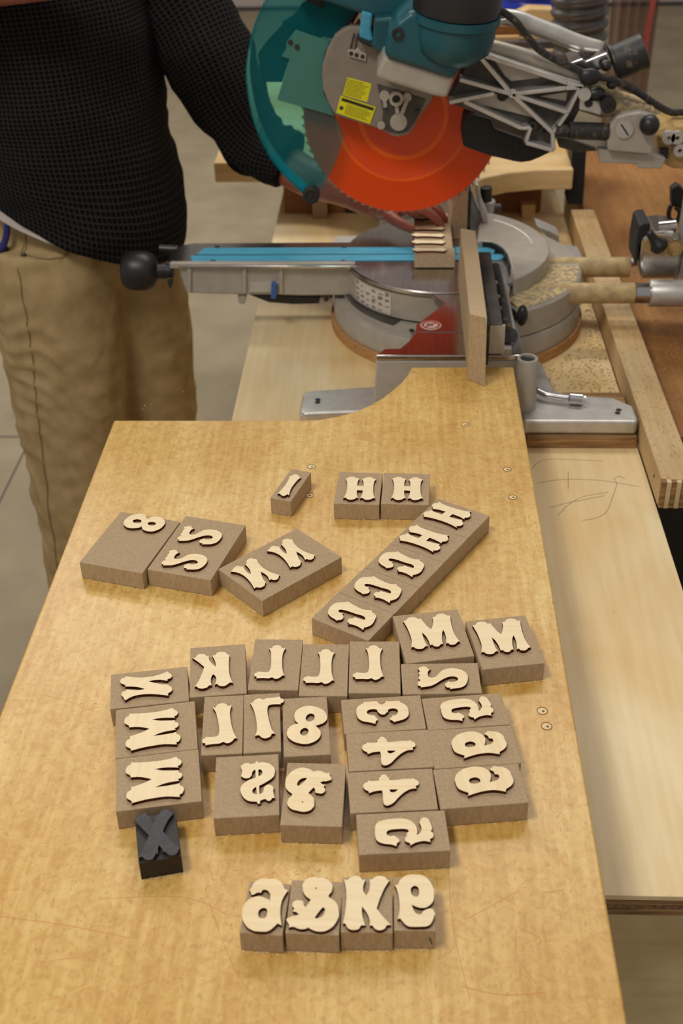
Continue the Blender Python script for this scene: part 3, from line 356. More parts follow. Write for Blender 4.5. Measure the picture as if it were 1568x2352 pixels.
 'e': [[[6,-14],[13,-28],[18,-44],[23,-63],[28,-84],[31,-107],[35,-134],[37,-162],[39,-188],[39,-212],[38,-235],[36,-256],[33,-276],[28,-293],[23,-311],[30,-308],[36,-306],[41,-305],[45,-307],[48,-312],[51,-317],[58,-327],[67,-341],[77,-352],[85,-361],[95,-368],[107,-373],[128,-375],[154,-375],[178,-374],[197,-373],[214,-372],[228,-370],[240,-366],[250,-361],[259,-354],[267,-344],[274,-331],[280,-318],[285,-305],[288,-292],[291,-281],[295,-272],[298,-265],[299,-256],[297,-246],[293,-235],[287,-226],[282,-219],[276,-213],[267,-211],[256,-213],[243,-219],[231,-224],[223,-229],[216,-234],[210,-240],[207,-246],[206,-253],[202,-259],[196,-262],[188,-265],[179,-265],[171,-263],[162,-258],[154,-250],[148,-241],[143,-229],[139,-217],[135,-205],[131,-193],[126,-180],[136,-185],[145,-190],[155,-195],[166,-200],[178,-204],[190,-207],[202,-208],[214,-208],[226,-206],[239,-201],[251,-193],[263,-183],[273,-171],[283,-156],[290,-139],[294,-121],[295,-101],[296,-83],[297,-65],[297,-49],[295,-32],[289,-13],[282,7],[273,25],[264,42],[253,57],[242,70],[231,80],[219,87],[206,92],[191,95],[174,95],[158,95],[144,96],[130,95],[116,93],[102,89],[87,84],[74,76],[62,65],[51,52],[42,40],[36,28],[32,16],[29,7],[26,2],[23,-1],[18,-3],[13,-3],[6,-1],[0,0]],[[125,-73],[129,-86],[135,-96],[143,-103],[152,-108],[161,-111],[168,-109],[174,-105],[179,-98],[183,-87],[185,-73],[185,-60],[184,-46],[182,-32],[178,-22],[170,-15],[161,-10],[152,-9],[143,-12],[135,-18],[128,-26],[124,-36],[122,-49],[123,-61]]],
 'X': [[[23,-25],[47,-50],[71,-76],[96,-103],[123,-131],[149,-159],[141,-204],[132,-249],[125,-289],[118,-322],[111,-351],[105,-379],[114,-374],[123,-368],[132,-367],[139,-372],[145,-382],[152,-390],[160,-395],[168,-397],[176,-398],[186,-399],[196,-398],[205,-395],[212,-391],[217,-385],[222,-377],[225,-365],[228,-351],[232,-340],[237,-335],[244,-333],[250,-331],[246,-314],[243,-297],[240,-282],[241,-272],[243,-262],[246,-253],[255,-264],[264,-275],[272,-286],[278,-297],[283,-308],[287,-318],[293,-318],[298,-317],[304,-318],[310,-322],[316,-328],[323,-334],[329,-340],[337,-346],[345,-350],[354,-351],[365,-351],[374,-349],[382,-345],[389,-340],[394,-332],[398,-322],[400,-311],[402,-300],[406,-291],[411,-283],[415,-275],[398,-262],[381,-249],[363,-234],[343,-215],[323,-194],[304,-173],[286,-152],[268,-131],[251,-111],[258,-71],[266,-30],[276,6],[287,34],[299,57],[311,80],[307,78],[303,76],[298,76],[293,80],[286,86],[279,93],[271,101],[263,109],[255,115],[247,117],[239,118],[231,116],[222,112],[212,105],[204,96],[199,84],[196,71],[192,61],[185,55],[177,53],[171,47],[170,36],[171,22],[171,8],[168,-4],[164,-16],[160,-27],[152,-19],[145,-11],[139,-1],[134,9],[130,21],[126,33],[120,34],[114,36],[108,39],[102,46],[96,55],[90,63],[84,70],[77,75],[71,78],[66,75],[62,68],[57,62],[48,60],[39,58],[31,53],[26,41],[22,26],[18,13],[12,7],[6,4],[0,0]]],
}
BLOCKS = [
 ('narrow_i',-0.11568,1.15571,-0.303,0.02524,0.06485,[('I',-0.11841,1.16912,0.0,1.0)]),
 ('h_left',-0.03809,1.14967,-0.0496,0.05119,0.06653,[('H',-0.05333,1.16533,0.0,1.0)]),
 ('h_right',0.01561,1.14886,-0.0441,0.05389,0.06504,[('H',-8e-05,1.16525,-0.0013,1.002)]),
 ('c1',-0.03779,0.91988,-0.5383,0.06607,0.04859,[('C',-0.05316,0.90826,0.0,1.0)]),
 ('c2',-0.01251,0.96149,-0.5422,0.06598,0.04879,[('C',-0.02828,0.94996,0.008,1.002)]),
 ('c3',0.01323,1.00384,-0.5461,0.06589,0.05034,[('C',-0.00484,0.99346,-0.0289,1.0)]),
 ('h4',0.03974,1.04744,-0.5502,0.0658,0.05172,[('H',0.00828,1.04334,1.0599,0.981)]),
 ('h3',0.06615,1.09089,-0.5543,0.06571,0.04998,[('H',0.03455,1.08802,1.069,0.975)]),
 ('blank8',-0.27966,1.04277,-0.2659,0.07259,0.09826,[('8',-0.29291,1.07283,0.0,1.0)]),
 ('ss',-0.20638,1.03375,-0.2553,0.07127,0.10257,[('S',-0.22762,1.04001,0.0,1.0),('S',-0.23773,0.99619,-0.03,0.999)]),
 ('nn',-0.11607,1.00585,-0.7995,0.07318,0.10737,[('N',-0.16545,0.98616,0.0,1.0),('N',-0.13124,1.02219,-0.0206,1.002)]),
 ('m1',0.03945,0.89123,0.1835,0.06552,0.07122,[('M',0.01125,0.9087,0.0,1.0)]),
 ('m2',0.10727,0.88335,0.1709,0.05965,0.07146,[('M',0.07787,0.90311,-0.0315,1.007)]),
 ('s3',0.04543,0.83082,0.0401,0.07179,0.04142,[('S',0.0266,0.81479,0.1681,0.996)]),
 ('k',-0.16085,0.83889,0.128,0.05237,0.06928,[('K',-0.18631,0.85165,0.0,1.0)]),
 ('l1',-0.10749,0.84799,0.0012,0.04647,0.07143,[('L',-0.11557,0.86701,0.0,1.0)]),
 ('l2',-0.0618,0.84128,0.0077,0.04442,0.07215,[('L',-0.06912,0.862,-0.0206,1.016)]),
 ('l3',-0.01547,0.84589,0.0149,0.04752,0.07224,[('L',-0.02439,0.86815,-0.0072,1.021)]),
 ('n3',-0.22069,0.81416,0.1767,0.07096,0.04718,[('N',-0.23887,0.79319,0.9833,0.993)]),
 ('m3',-0.20585,0.76109,0.1838,0.0708,0.06067,[('M',-0.22225,0.73117,1.588,0.989)]),
 ('m4',-0.19426,0.70176,0.1848,0.0704,0.05991,[('M',-0.21079,0.6725,1.5696,0.986)]),
 ('l4',-0.14771,0.7677,0.0882,0.03585,0.07331,[('L',-0.15874,0.78528,0.1744,1.075)]),
 ('l5',-0.11345,0.77103,0.0967,0.03285,0.07366,[('L',-0.10044,0.75385,3.3059,1.08)]),
 ('b8',-0.07451,0.76723,0.0942,0.04048,0.07259,[('8',-0.07526,0.78887,-1.527,1.034)]),
 ('dollar',-0.11923,0.69674,0.0915,0.05368,0.06829,[('$',-0.12613,0.71521,0.0,1.0)]),
 ('amp',-0.06299,0.6886,-0.0145,0.05012,0.06868,[('&',-0.05053,0.70886,-3.2477,0.976)]),
 ('t3',-0.00712,0.78315,0.1048,0.07224,0.0433,[('3',-0.0306,0.78375,0.0,1.0)]),
 ('t4',-0.00137,0.73928,0.0907,0.07196,0.04494,[('4',-0.02441,0.73821,0.0,1.0)]),
 ('t4b',0.00113,0.69345,0.0843,0.07176,0.0451,[('4',-0.0225,0.69425,0.0046,1.006)]),
 ('t5',0.06572,0.78789,0.1209,0.07246,0.04068,[('5',0.044,0.7862,0.0969,1.0)]),
 ('a1',0.07082,0.7448,0.11,0.07414,0.04573,[('a',0.06165,0.72756,-1.3078,0.979)]),
 ('a2',0.07388,0.69994,0.1195,0.07264,0.04398,[('a',0.06289,0.68578,-1.3209,1.004)]),
 ('t5b',0.00969,0.64963,0.0821,0.07201,0.04155,[('5',-0.01217,0.64829,0.0,1.0)]),
 ('aska',-0.09274,0.5753,-0.0646,0.03214,0.04682,[('a',-0.07935,0.55759,0.0,1.0)]),
 ('askamp',-0.05604,0.57679,-0.0289,0.03971,0.0483,[('&',-0.07387,0.55592,0.0,1.0)]),
 ('askk',-0.01706,0.58003,0.007,0.03832,0.0497,[('K',0.00078,0.55974,2.973,1.008)]),
 ('aske',0.01812,0.58176,0.0055,0.03067,0.04876,[('e',0.00327,0.59611,0.0,1.0)]),
 ('work4',0.06561,1.95708,-0.0024,0.06164,0.19388,[('C',0.07101,2.02082,-2.5852,1.617),('I',0.03745,1.93461,1.8019,1.168),('I',0.03643,1.90317,1.7857,1.161),('I',0.03662,1.87251,1.8227,1.169)]),
 ('work1',0.06629,1.84476,-0.0038,0.06482,0.03015,[('I',0.03732,1.83884,1.8408,1.183)]),
 ('xblock',-0.18508,0.64213,0.2445,0.03348,0.04729,[('X',-0.20606,0.65585,0.0,1.0)]),
]

glyph_mesh = {}
def letter_mesh(k, depth=.0032):
    if k not in glyph_mesh:
        me = curve_mesh('letter', [[(x*1e-4, y*1e-4) for x, y in lp] for lp in GLYPHS[k]], depth)
        me.materials.append(M['letter' if k != 'X' else 'ink']); me.materials.append(M['burnt' if k != 'X' else 'inkside'])
        for p in me.polygons: p.material_index = 0 if p.normal.z > .5 else 1
        glyph_mesh[k] = me
    return glyph_mesh[k]
BH = .021
LAB = {
'narrow_i': 'narrow MDF block with a pale I, standing alone at the far side',
'h_left': 'MDF block with a pale H, left one of the far pair of H blocks',
'h_right': 'MDF block with a pale H, right one of the far pair of H blocks',
'c1': 'MDF block with a C on its back, nearest end of the long diagonal row',
'c2': 'MDF block with a C, second from the near end of the diagonal row',
'c3': 'MDF block with a C, in the middle of the diagonal row next to an H',
'h4': 'MDF block with an H, between the C and the last H of the diagonal row',
'h3': 'MDF block with an H, far right end of the diagonal row',
'blank8': 'large mostly blank MDF block with an 8 lying at its far edge',
'ss': 'wide MDF block with two S shapes one above the other',
'nn': 'wide MDF block turned cornerwise carrying two N shapes',
'm1': 'MDF block with an M, touching the near end of the diagonal row',
'm2': 'MDF block with an M, rightmost of the upright letters near the worktop edge',
's3': 'MDF block with a lying S, in front of the M block',
'k': 'MDF block with a mirrored K',
'l1': 'MDF block with a mirrored L, right beside the mirrored K',
'l2': 'MDF block with a mirrored L, middle of three in a row',
'l3': 'MDF block with a mirrored L, beside the lying S block',
'n3': 'MDF block with a lying N, top of the left column',
'm3': 'MDF block with a lying M, middle of the left column',
'm4': 'MDF block with a lying M, bottom of the left column behind the black X block',
'l4': 'narrow MDF block with a slanting 1 shape under the mirrored K',
'l5': 'narrow MDF block with an upside down 1 shape, foot at the top',
'b8': 'MDF block with an upright 8, above the ampersand block',
'dollar': 'MDF block with a mirrored dollar sign near its right edge',
'amp': 'MDF block with an upside down ampersand, right of the dollar sign',
't3': 'MDF block with a lying 3, toasted brown around the edges',
't4': 'MDF block with a lying 4, directly below the lying 3',
't4b': 'MDF block with a lying 4, above the lone lying 5',
't5': 'MDF block with a lying 5, top of the right column',
'a1': 'MDF block with a lying lowercase a, middle of the right column',
'a2': 'MDF block with a lying lowercase a, bottom of the right column',
't5b': 'MDF block with a lying 5, lowest block below the two 4s',
'aska': 'small MDF block with a lowercase a, left end of the front row of four',
'askamp': 'small MDF block with an upright ampersand, second in the front row of four',
'askk': 'small MDF block with a K, third in the front row of four',
'aske': 'small MDF block with a mirrored e, right end of the front row',
'work4': 'long MDF block with a C and three narrow I strips, held on the saw table',
'work1': 'MDF offcut with a single narrow I strip, nearest piece on the saw table',
'xblock': 'black inked wooden printing block with a raised X'}
for nm, bx, by, ang, bw, bl, ls in BLOCKS:
    if nm == 'work4':                       # only its near part is in view; keep its near edge
        keep = .150; d = (bl-keep)/2; bx += math.sin(ang)*d; by -= math.cos(ang)*d; bl = keep
    e = .00022; kind = 'X' if nm == 'xblock' else None; hh = .0195 if kind else BH
    t = empty('printing_block' if kind else 'letter_block', (bx, by, .0018 if nm.startswith('work') else .0003), LAB[nm], 'block', None if kind else 'MDF letter blocks', ang)
    b = MB().box(-bw/2+e, bw/2-e, -bl/2+e, bl/2-e, 0, hh-.0003)
    for f in b.bm.faces: f.material_index = 1
    b.bm.normal_update()
    for f in b.bm.faces:
        if f.normal.z > .5: f.material_index = 0
    me = bpy.data.meshes.new('block_body'); b.bm.to_mesh(me); b.bm.free()
    o = link('block_body', me, ['inkside', 'inkside'] if kind else ['mdf', 'mdfside'], t, bevel=.0005, world=False)
    for g, lx, ly, la, s in ls:
        if nm == 'work4' and g == 'C': s *= .75
        me = letter_mesh(g, .0038 if kind else .0032)
        o = bpy.data.objects.new('letter', me); COL.objects.link(o); o.parent = t
        dx, dy = lx-bx, ly-by; ca, sa = math.cos(-ang), math.sin(-ang)
        o.location = (ca*dx-sa*dy, sa*dx+ca*dy, hh-.0003+(.0038 if kind else .0032)/2+.00005); o.rotation_euler = (0, 0, la-ang); o.scale = (s, s, 1)
    if nm == 'aske':
        m_ = MB().tube([(.011, -bl/2-.0000, .013), (.0125, -bl/2-.0000, .006)], .0005, 5); bmesh.ops.recalc_face_normals(m_.bm, faces=m_.bm.faces)
        me = bpy.data.meshes.new('pen_mark'); m_.bm.to_mesh(me); m_.bm.free(); link('pen_mark', me, 'black', t, world=False)

# crumbs of sawdust on the worktop
dm = MB()
def crumb(x, y, z, s):
    a = random.random()*6.3; v = []
    for k in range(4): v.append(dm.bm.verts.new((x+s*math.cos(a+k*1.57)*random.uniform(.5, 1.3), y+s*math.sin(a+k*1.57)*random.uniform(.3, 1), z+random.uniform(.0001, .0006))))
    tp = dm.bm.verts.new((x, y, z+s*.7))
    for k in range(4): dm.bm.faces.new((v[k], v[(k+1) % 4], tp))
for _ in range(420): crumb(random.uniform(-.33, .16), random.uniform(.5, 1.45), .0001, random.uniform(.0004, .0011))
for nm, bx, by, ang, bw, bl, ls in BLOCKS:
    if nm.startswith('work'): continue
    for _ in range(26):
        u = random.uniform(-bw/2, bw/2); v_ = -bl/2-abs(random.gauss(0, .0012)); crumb(bx+math.cos(ang)*u-math.sin(ang)*v_, by+math.sin(ang)*u+math.cos(ang)*v_, .0001, random.uniform(.0004, .001))
tag(dm.done('sawdust', 'letter'), 'fine pale sawdust crumbs scattered on the varnished worktop', 'sawdust', None, 'stuff')
dm = MB()
for _ in range(2600):
    x = random.gauss(.30, .05); y = random.uniform(1.60, 2.25)
    if .16 < x < .344 and (x-.105)**2+(y-1.893)**2 > .222**2 and not (y < 1.64 and x < .30): crumb(x, y, LB, random.uniform(.0008, .0026))
tag(dm.done('sawdust', 'dust'), 'drift of sawdust on the bench right of the saw base', 'sawdust', None, 'stuff')
dm = MB()
for _ in range(2600): crumb(random.uniform(.395, .62), random.triangular(1.52, 2.5, 1.6), LB, random.uniform(.0006, .0020))
tag(dm.done('sawdust', 'dust'), 'thin sawdust over the brown side bench beyond the rail', 'sawdust', None, 'stuff')

# ------------------------------------------------------------------ MDF boards leaning on the fence
st = MB()
b0 = [(.101, 1.451, .0004), (.123, 1.431, .0004), (.1235, 1.765, .0004), (.1015, 1.785, .0004)]
t0 = [(.100, 1.449, .090), (.1205, 1.431, .100), (.1215, 1.765, .100), (.1005, 1.785, .090)]
t0 = [(.0995, 1.447, .0985), (.121, 1.431, .100), (.1225, 1.735, .100), (.101, 1.75, .0985)]
A = [st.bm.verts.new(p) for p in b0]; B = [st.bm.verts.new(p) for p in t0]
st.bm.faces.new(A[::-1]); st.bm.faces.new(B)
for i in range(4): st.bm.faces.new((A[i], A[(i+1) % 4], B[(i+1) % 4], B[i]))
thing_mesh(st.done('mdf_board', 'mdfside', bevel=.0006), 'MDF board standing on edge against the near half of the saw fence', 'board')
thing_mesh(MB().prism([(1.955, .0004), (1.955, .118), (2.28, .118), (2.28, .0004)], 'X', .099, .1235).done('mdf_board', 'mdfside', bevel=.0006), 'upright MDF board behind the saw blade against the far fence', 'board')

# ------------------------------------------------------------------ mitre saw
saw = empty('mitre_saw', (.1, 1.893, LB), 'teal and silver sliding mitre saw with an orange blade, tilted up over its table', 'saw')
CX, CY = .098, 1.893
# plywood packing plate and cast base
pl = empty('packing_plate', (CX, CY, LB), 'plywood packing plate cut to the outline of the saw base', 'plate')
m = MB().lathe([(.211, LB+.0005), (.211, -.1005)], (.106, CY, 0), (0, 0, 1), 96); m.done('round_plate', 'plyround', pl, auto=40)
MB().box(.19, .342, 1.468, 1.60, LB+.0005, -.1005).done('foot_plate', 'plyedge', pl, bevel=.0005)
m = MB().lathe([(.206, -.0995), (.206, -.067), (.2045, -.0645), (.190, -.0645), (.1895, -.056), (.14, -.056)], (.106, CY, 0), (0, 0, 1), 96); m.done('base_ring', 'greypaint', saw, auto=40)
m = MB().lathe([(.1895, -.0555), (.1895, -.0545), (.150, -.0545)], (.106, CY, 0), (0, 0, 1), 64, a0=165, a1=236); m.done('scale_plate', 'greydark', saw)
m = MB().lathe([(.004, 0), (.004, .0025), (0, .003)], (.0290, 1.715, -.055), (0, 0, 1), 12, 0, False); m.done('screw', 'bolt', saw)
# rear body, cylinder sector topped with sawdust
m = MB(); m.lathe([(.204, -.0625), (.204, -.022), (.200, -.0185), (.12, -.0185), (.12, -.0625), (.204, -.0625)], (.106, CY, 0), (0, 0, 1), 60, 0, False, -66, 66); m.done('rear_body', 'greypaint', saw, auto=40)
m = MB(); m.lathe([(.199, -.018), (.194, -.0165), (.16, -.015), (.125, -.018)], (.106, CY, 0), (0, 0, 1), 60, 0, False, -64, -4); o = m.done('sawdust_layer', 'dustmetal', saw, auto=60)
# dome of the turntable behind the fence
TT = (.082, 1.898, 0)
HZ = .012
arc = lambda r, a0, a1, n: [(TT[0]+r*math.cos(R(a0+(a1-a0)*k/n)), TT[1]+r*math.sin(R(a0+(a1-a0)*k/n))) for k in range(n+1)]
hub_in = [(.138, 1.917), (.150, 1.9185), (.162, 1.916), (.172, 1.905), (.180, 1.888), (.1855, 1.862), (.187, 1.82), (.187, 1.765)]
m = MB(); m.prism(arc(.1735, -52, 66, 48)+hub_in, 'Z', -.060, HZ); m.done('turntable_hub', 'greypaint', saw, bevel=.0045, seg=4)
m = MB(); m.lathe([(.1490, HZ-.0003), (.1475, HZ+.0012), (.1460, HZ-.0003)], TT, (0, 0, 1), 60, 0, False, 0, 52); m.done('hub_ridge', 'alu', saw, smooth=True)
m = MB()
for a, b in zip(hub_in[1:6], hub_in[2:7]): m.prism([a, b, (b[0]-.0022, b[1]-.0015), (a[0]-.0022, a[1]-.0015)], 'Z', .002, HZ-.002)
m.done('hub_groove', 'black', saw)
m = MB(); q_ = (TT[0]+.172*math.cos(R(-58)), TT[1]+.172*math.sin(R(-58))); m.ball((q_[0]+.004, q_[1], -.004), (.004, .004, .009)); m.done('hub_pin', 'alu', saw, smooth=True)
# turntable
m = MB(); m.lathe([(.159, -.052), (.160, -.010), (.163, -.006), (.163, -.0015), (.1615, 0), (0, 0)], TT, (0, 0, 1), 128, 0, False)
m.bm.normal_update()
m.done('turntable', ['alupol'], saw, auto=35)
m = MB(); m.lathe([(.1605, -.052), (.1606, -.0105)], TT, (0, 0, 1), 128, 0, False); m.done('turntable_skirt', 'greypaint', saw, auto=35)
# miter arm reaching left
arm_top = [(-.340, 1.9425), (-.355, 1.935), (-.372, 1.915), (-.372, 1.862), (-.352, 1.8455), (-.075, 1.8400), (-.02, 1.8350), (.0, 1.90), (-.02, 1.955), (-.075, 1.9440)]
MB().prism(arm_top, 'Z', -.0045, .0002).done('arm_table', 'alupol', saw, bevel=.001)
side = [(-0.3518,-0.006),(-0.0616,-0.0066),(-0.06,-0.0563),(-0.1574,-0.0568),(-0.1806,-0.056),(-0.1895,-0.0553),(-0.2406,-0.0552),(-0.3361,-0.052),(-0.3446,-0.0473),(-0.3477,-0.033),(-0.3521,-0.0095)]
MB().prism(side, 'Y', 1.852, 1.932).done('arm_body', 'greypaint', saw, bevel=.003)
for u in (178, 592, 866):
    p = [(-0.3342,-0.0053),(-0.3384,-0.0511),(-0.2434,-0.0056),(-0.2464,-0.0526),(-0.1834,-0.0058),(-0.1857,-0.0544),(-0.0615,-0.0062),(-0.0621,-0.0547)]
for a, b in ((p[0], p[1]), (p[2], p[3]), (p[4], p[5])):
    MB().prism([(a[0]-.0035, a[1]), (a[0]+.0035, a[1]), (b[0]+.0035, b[1]+.002), (b[0]-.0035, b[1]+.002)], 'Y', 1.8475, 1.8525).done('arm_rib', 'greypaint', saw, bevel=.001)
rm = [(-0.3648,0.0041),(-0.0614,0.003),(-0.0615,-0.0051),(-0.2503,-0.0039),(-0.3514,-0.0052),(-0.3657,-0.0051)]
MB().prism(rm, 'Y', 1.8455, 1.856).done('arm_rim', 'greypaint', saw, bevel=.0015)
q_ = [(-0.2365,-0.0316),(-0.188,-0.0317),(-0.1998,-0.0478),(-0.2375,-0.0477)]
MB().prism(q_, 'Y', 1.8475, 1.853).done('arm_pocket', 'wallmetal', saw)
q_ = [(-0.1994,-0.0272),(-0.1911,-0.028),(-0.1925,-0.0563),(-0.202,-0.0563)]
MB().prism(q_, 'Y', 1.838, 1.847).done('lock_lever', 'bluelever', saw, bevel=.002)
q_ = [(-0.2594,-0.057),(-0.2433,-0.057),(-0.2469,-0.0715),(-0.2527,-0.0746),(-0.2581,-0.0714)]
MB().prism(q_, 'Y', 1.856, 1.872).done('arm_peg', 'greypaint', saw, bevel=.002)
q_ = [(-0.2416,-0.0623),(-0.1002,-0.0687),(-0.1252,-0.0791),(-0.1681,-0.08),(-0.2086,-0.0765)]
MB().prism(q_, 'Y', 1.87, 1.90).done('underside_spring', 'black', saw, bevel=.001)
q_ = [(-0.1223,-0.0676),(-0.1011,-0.0682),(-0.1014,-0.081),(-0.125,-0.0809)]
MB().prism(q_, 'Y', 1.868, 1.878).done('bracket', 'greypaint', saw, bevel=.001)
q_ = [(-0.1119,-0.0694)][0]; MB().lathe([(.004, 0), (.004, .0015)], (q_[0], 1.868, q_[1]), (0, -1, 0), 14).done('bracket_bolt', 'bolt', saw)
# kerf boards
for k, (y0, y1) in enumerate(((1.8615, 1.8855), (1.8900, 1.9180))):
    MB().prism([(-.331 if k == 0 else -.327, y0), (.172 if k == 0 else .165, y0), (.181 if k == 0 else .168, (y0+y1)/2), (.178 if k == 0 else .150, y1), (-.337 if k == 0 else -.318, y1)], 'Z', .0003, .0016).done('kerf_board', 'kerf', saw, bevel=.0004)
MB().box(-.33, .17, 1.8850, 1.8905, .0003, .0006).done('kerf_slot', 'black', saw)
for (x, y) in [(-0.2961,1.8605),(-0.2964,1.9215),(-0.0824,1.8586),(-0.0828,1.9192)]:
    MB().lathe([(.0050, 0), (.0050, .0004), (.0018, .0006)], (x, y, .0016), (0, 0, 1), 14).done('screw', 'rubber', saw)
# grip on the arm end
gx0 = -.372
m = MB(); m.lathe([(.010, 0), (.0125, .004), (.011, .010), (.013, .014), (.012, .024), (.0145, .03)], (gx0+.004, 1.89, -.028), (-1, 0, 0), 28, 0, True); m.done('grip_neck', 'black', saw, auto=50)
m = MB(); m.lathe([(.012, 0), (.027, .008), (.0325, .02), (.0335, .04), (.031, .052), (.024, .060), (.0, .064)], (gx0-.022, 1.89, -.027), (-1, 0, 0), 32, 0, True); m.done('grip_knob', 'black', saw, auto=50)
q_ = [(-0.3771,-0.036),(-0.3666,-0.036),(-0.372,-0.051),(-0.3754,-0.0487)]
MB().prism(q_, 'Y', 1.87, 1.876).done('lock_trigger', 'black', saw, bevel=.001)
MB().cyl((-.365, 1.925, -.004), (-.395, 1.925, -.002), .007).done('lock_pin', 'bolt', saw, auto=40)
# fixed table, near side (two levels) and far side
near = [(-0.0242,1.5236),(-0.0117,1.5457),(0.0098,1.5466),(0.0212,1.5668),(0.0319,1.5974),(0.0338,1.6239),(0.0781,1.6985)]
inner = [(TT[0]+.1665*math.cos(R(a)), TT[1]+.1665*math.sin(R(a))) for a in range(262, 304, 4)]
near_full = near+inner+[(.183, 1.60), (.183, near[0][1])]
m = MB().prism(near_full[::-1], 'Z', -.0085, -.0006); m.done('fixed_table', 'alupol', saw, bevel=.0018, seg=3)
m = MB().prism([(near[4][0]+.001, 1.600), (.135, 1.5985), (.135, 1.690), (near[6][0]+.008, 1.700), (near[5][0]+.001, near[5][1])][::-1] if False else [(near[4][0]+.003, 1.5975), (.128, 1.5955), (.128, 1.70), (near[6][0]+.004, near[6][1]-.008), (near[5][0]+.003, near[5][1])], 'Z', -.0004, .0002); m.done('table_step', 'alupol', saw, bevel=.0005)
mir = [(x, CY+(CY-y)*.72) for x, y in near]; mir_in = [(x, TT[1]+(TT[1]-y)*1.0) for x, y in inner if (TT[1]-y) < .155]
m = MB().prism(mir+[(.06, 2.066), (.183, 2.06), (.183, mir[0][1])], 'Z', -.0085, -.0006); m.done('fixed_table', 'alupol', saw, bevel=.0018)
# table supports: near wall, far wall, feet
nw = [(near[0][0]+.001, -.0985), (near[0][0]+.001, -.003), (.181, -.003), (.181, -.0985)]
m = MB().prism([(near[0][0]-.004, -.0985), (near[0][0]+.001, -.009), (.182, -.009), (.182, -.0985)], 'Y', near[0][1]+.0008, near[0][1]+.02); m.done('table_wall', 'wallmetal', saw, bevel=.002)
m = MB().prism([(near[0][0]-.004, -.0985), (near[0][0]+.001, -.009), (.182, -.009), (.182, -.0985)], 'Y', mir[0][1]-.02, mir[0][1]-.0008); m.done('table_wall', 'wallmetal', saw, bevel=.002)
def foot(pts_top, z0, z1, name='foot', sy=1):
    P = [(x, y if sy > 0 else 2*CY-y) for x, y in pts_top]
    MB().prism(P, 'Z', z0, z1).done(name, 'alu', saw, bevel=.004, seg=3)
fr = [(.183, 1.475), (.340, 1.474), (.343, 1.482), (.342, 1.520), (.318, 1.545), (.262, 1.552), (.236, 1.565), (.225, 1.66), (.183, 1.66)]
fl = [(-.020, 1.50), (-.126, 1.492), (-.133, 1.500), (-.131, 1.552), (-.122, 1.560), (-.020, 1.575)]
foot(fr, -.0995, -.078); foot(fl, -.0995, -.076)
farR = [(.335, 2.052), (.342, 2.06), (.338, 2.12), (.20, 2.16), (.20, 2.07)]; farL = [(-.116, 2.132), (-.050, 2.108), (.02, 2.10), (.02, 2.18), (-.11, 2.175)]
foot(farR, -.0995, -.078); foot(farL, -.0995, -.078)
for sy in (1, -1):
    Y_ = lambda y: y if sy > 0 else 2*CY-y
    for (x, y) in (((.317, 1.498), (.320, 1.507), (-.108, 1.524), (-.108, 1.532)) if sy > 0 else ((.318, 1.695), (.318, 1.703))):
        MB().lathe([(.0040, 0), (.0040, .0005), (0, .0005)], (x, Y_(y), -.0779 if x > 0 else -.0759), (0, 0, 1), 14, 0, False).done('mounting_hole', 'black', saw)
# near right boss with clamp hole, hex wrench lying on the foot
bp_ = [(0.1852,1.5151)][0]
m = MB(); m.lathe([(.0165, -.078), (.0150, -.002), (.0140, 0), (.0105, 0), (.0105, -.05)], (bp_[0]+.002, bp_[1], 0), (0, 0, 1), 32, 0, False); m.done('clamp_boss', 'greypaint', saw, auto=50)
m = MB(); m.lathe([(.0105, -.004), (0, -.004)], (bp_[0]+.002, bp_[1], 0), (0, 0, 1), 24, 0, False); m.done('clamp_hole', 'black', saw)
wr = [(0.2071,1.5435,-0.066),(0.2187,1.534,-0.068),(0.2357,1.5285,-0.069),(0.2527,1.5242,-0.069),(0.2698,1.5213,-0.069)]
tl = empty('socket_wrench', wr[0], 'bent steel socket wrench lying on the near right foot of the saw', 'wrench')
MB().tube(wr[:4], .0042, 12).done('wrench_shaft', 'steel', tl, smooth=True)
MB().cyl(wr[3], wr[4], .0085).done('wrench_socket', 'steel', tl, auto=40)
q_ = [(0.2715,1.5231,-0.066),(0.2748,1.5217,-0.066),(0.2777,1.5145,-0.074)]
MB().tube(q_, .0012, 6).done('wire_clip', 'steel', tl)
MB().cyl((.205, 1.60, -.077), (.203, 1.585, -.035), .004).done('side_rod', 'greydark', saw)
# fence
fz = .06
m = MB().prism([(.1262, .0006), (.1262, fz), (.1290, fz+.001), (.1310, fz), (.1310, .0006)], 'Y', 1.492, 1.752); m.done('fence_face', 'blackdust', saw, bevel=.0006)
m = MB().box(.1312, .1482, 1.497, 1.752, .012, fz); m.done('fence_top', 'greydark', saw, bevel=.001)
m = MB().box(.128, .152, 1.4960, 1.5020, .016, .058); m.done('fence_end', 'greypaint', saw, bevel=.0006)
m = MB().box(.130, .165, 1.52, 1.76, .0006, .0115); m.done('fence_base', 'greypaint', saw, bevel=.001)
m = MB().box(.1490, .1740, 1.560, 1.775, .0006, .016); m.done('fence_rail', 'alu', saw, bevel=.002)
MB().cyl((.160, 1.548, .024), (.158, 1.775, .024), .0085).done('fence_tube', 'blackdust', saw, auto=40)
for y in (1.60, 1.64, 1.69): MB().lathe([(.004, 0), (.004, .004)], (.152, y, .034), (0, 0, 1), 12).done('fence_bolt', 'steel', saw)
MB().lathe([(.0125, 0), (.0125, .006), (.006, .0065)], (.1625, 1.545, .0170), (0, -.6, .8), 24).done('fence_knob', 'black', saw, auto=50)
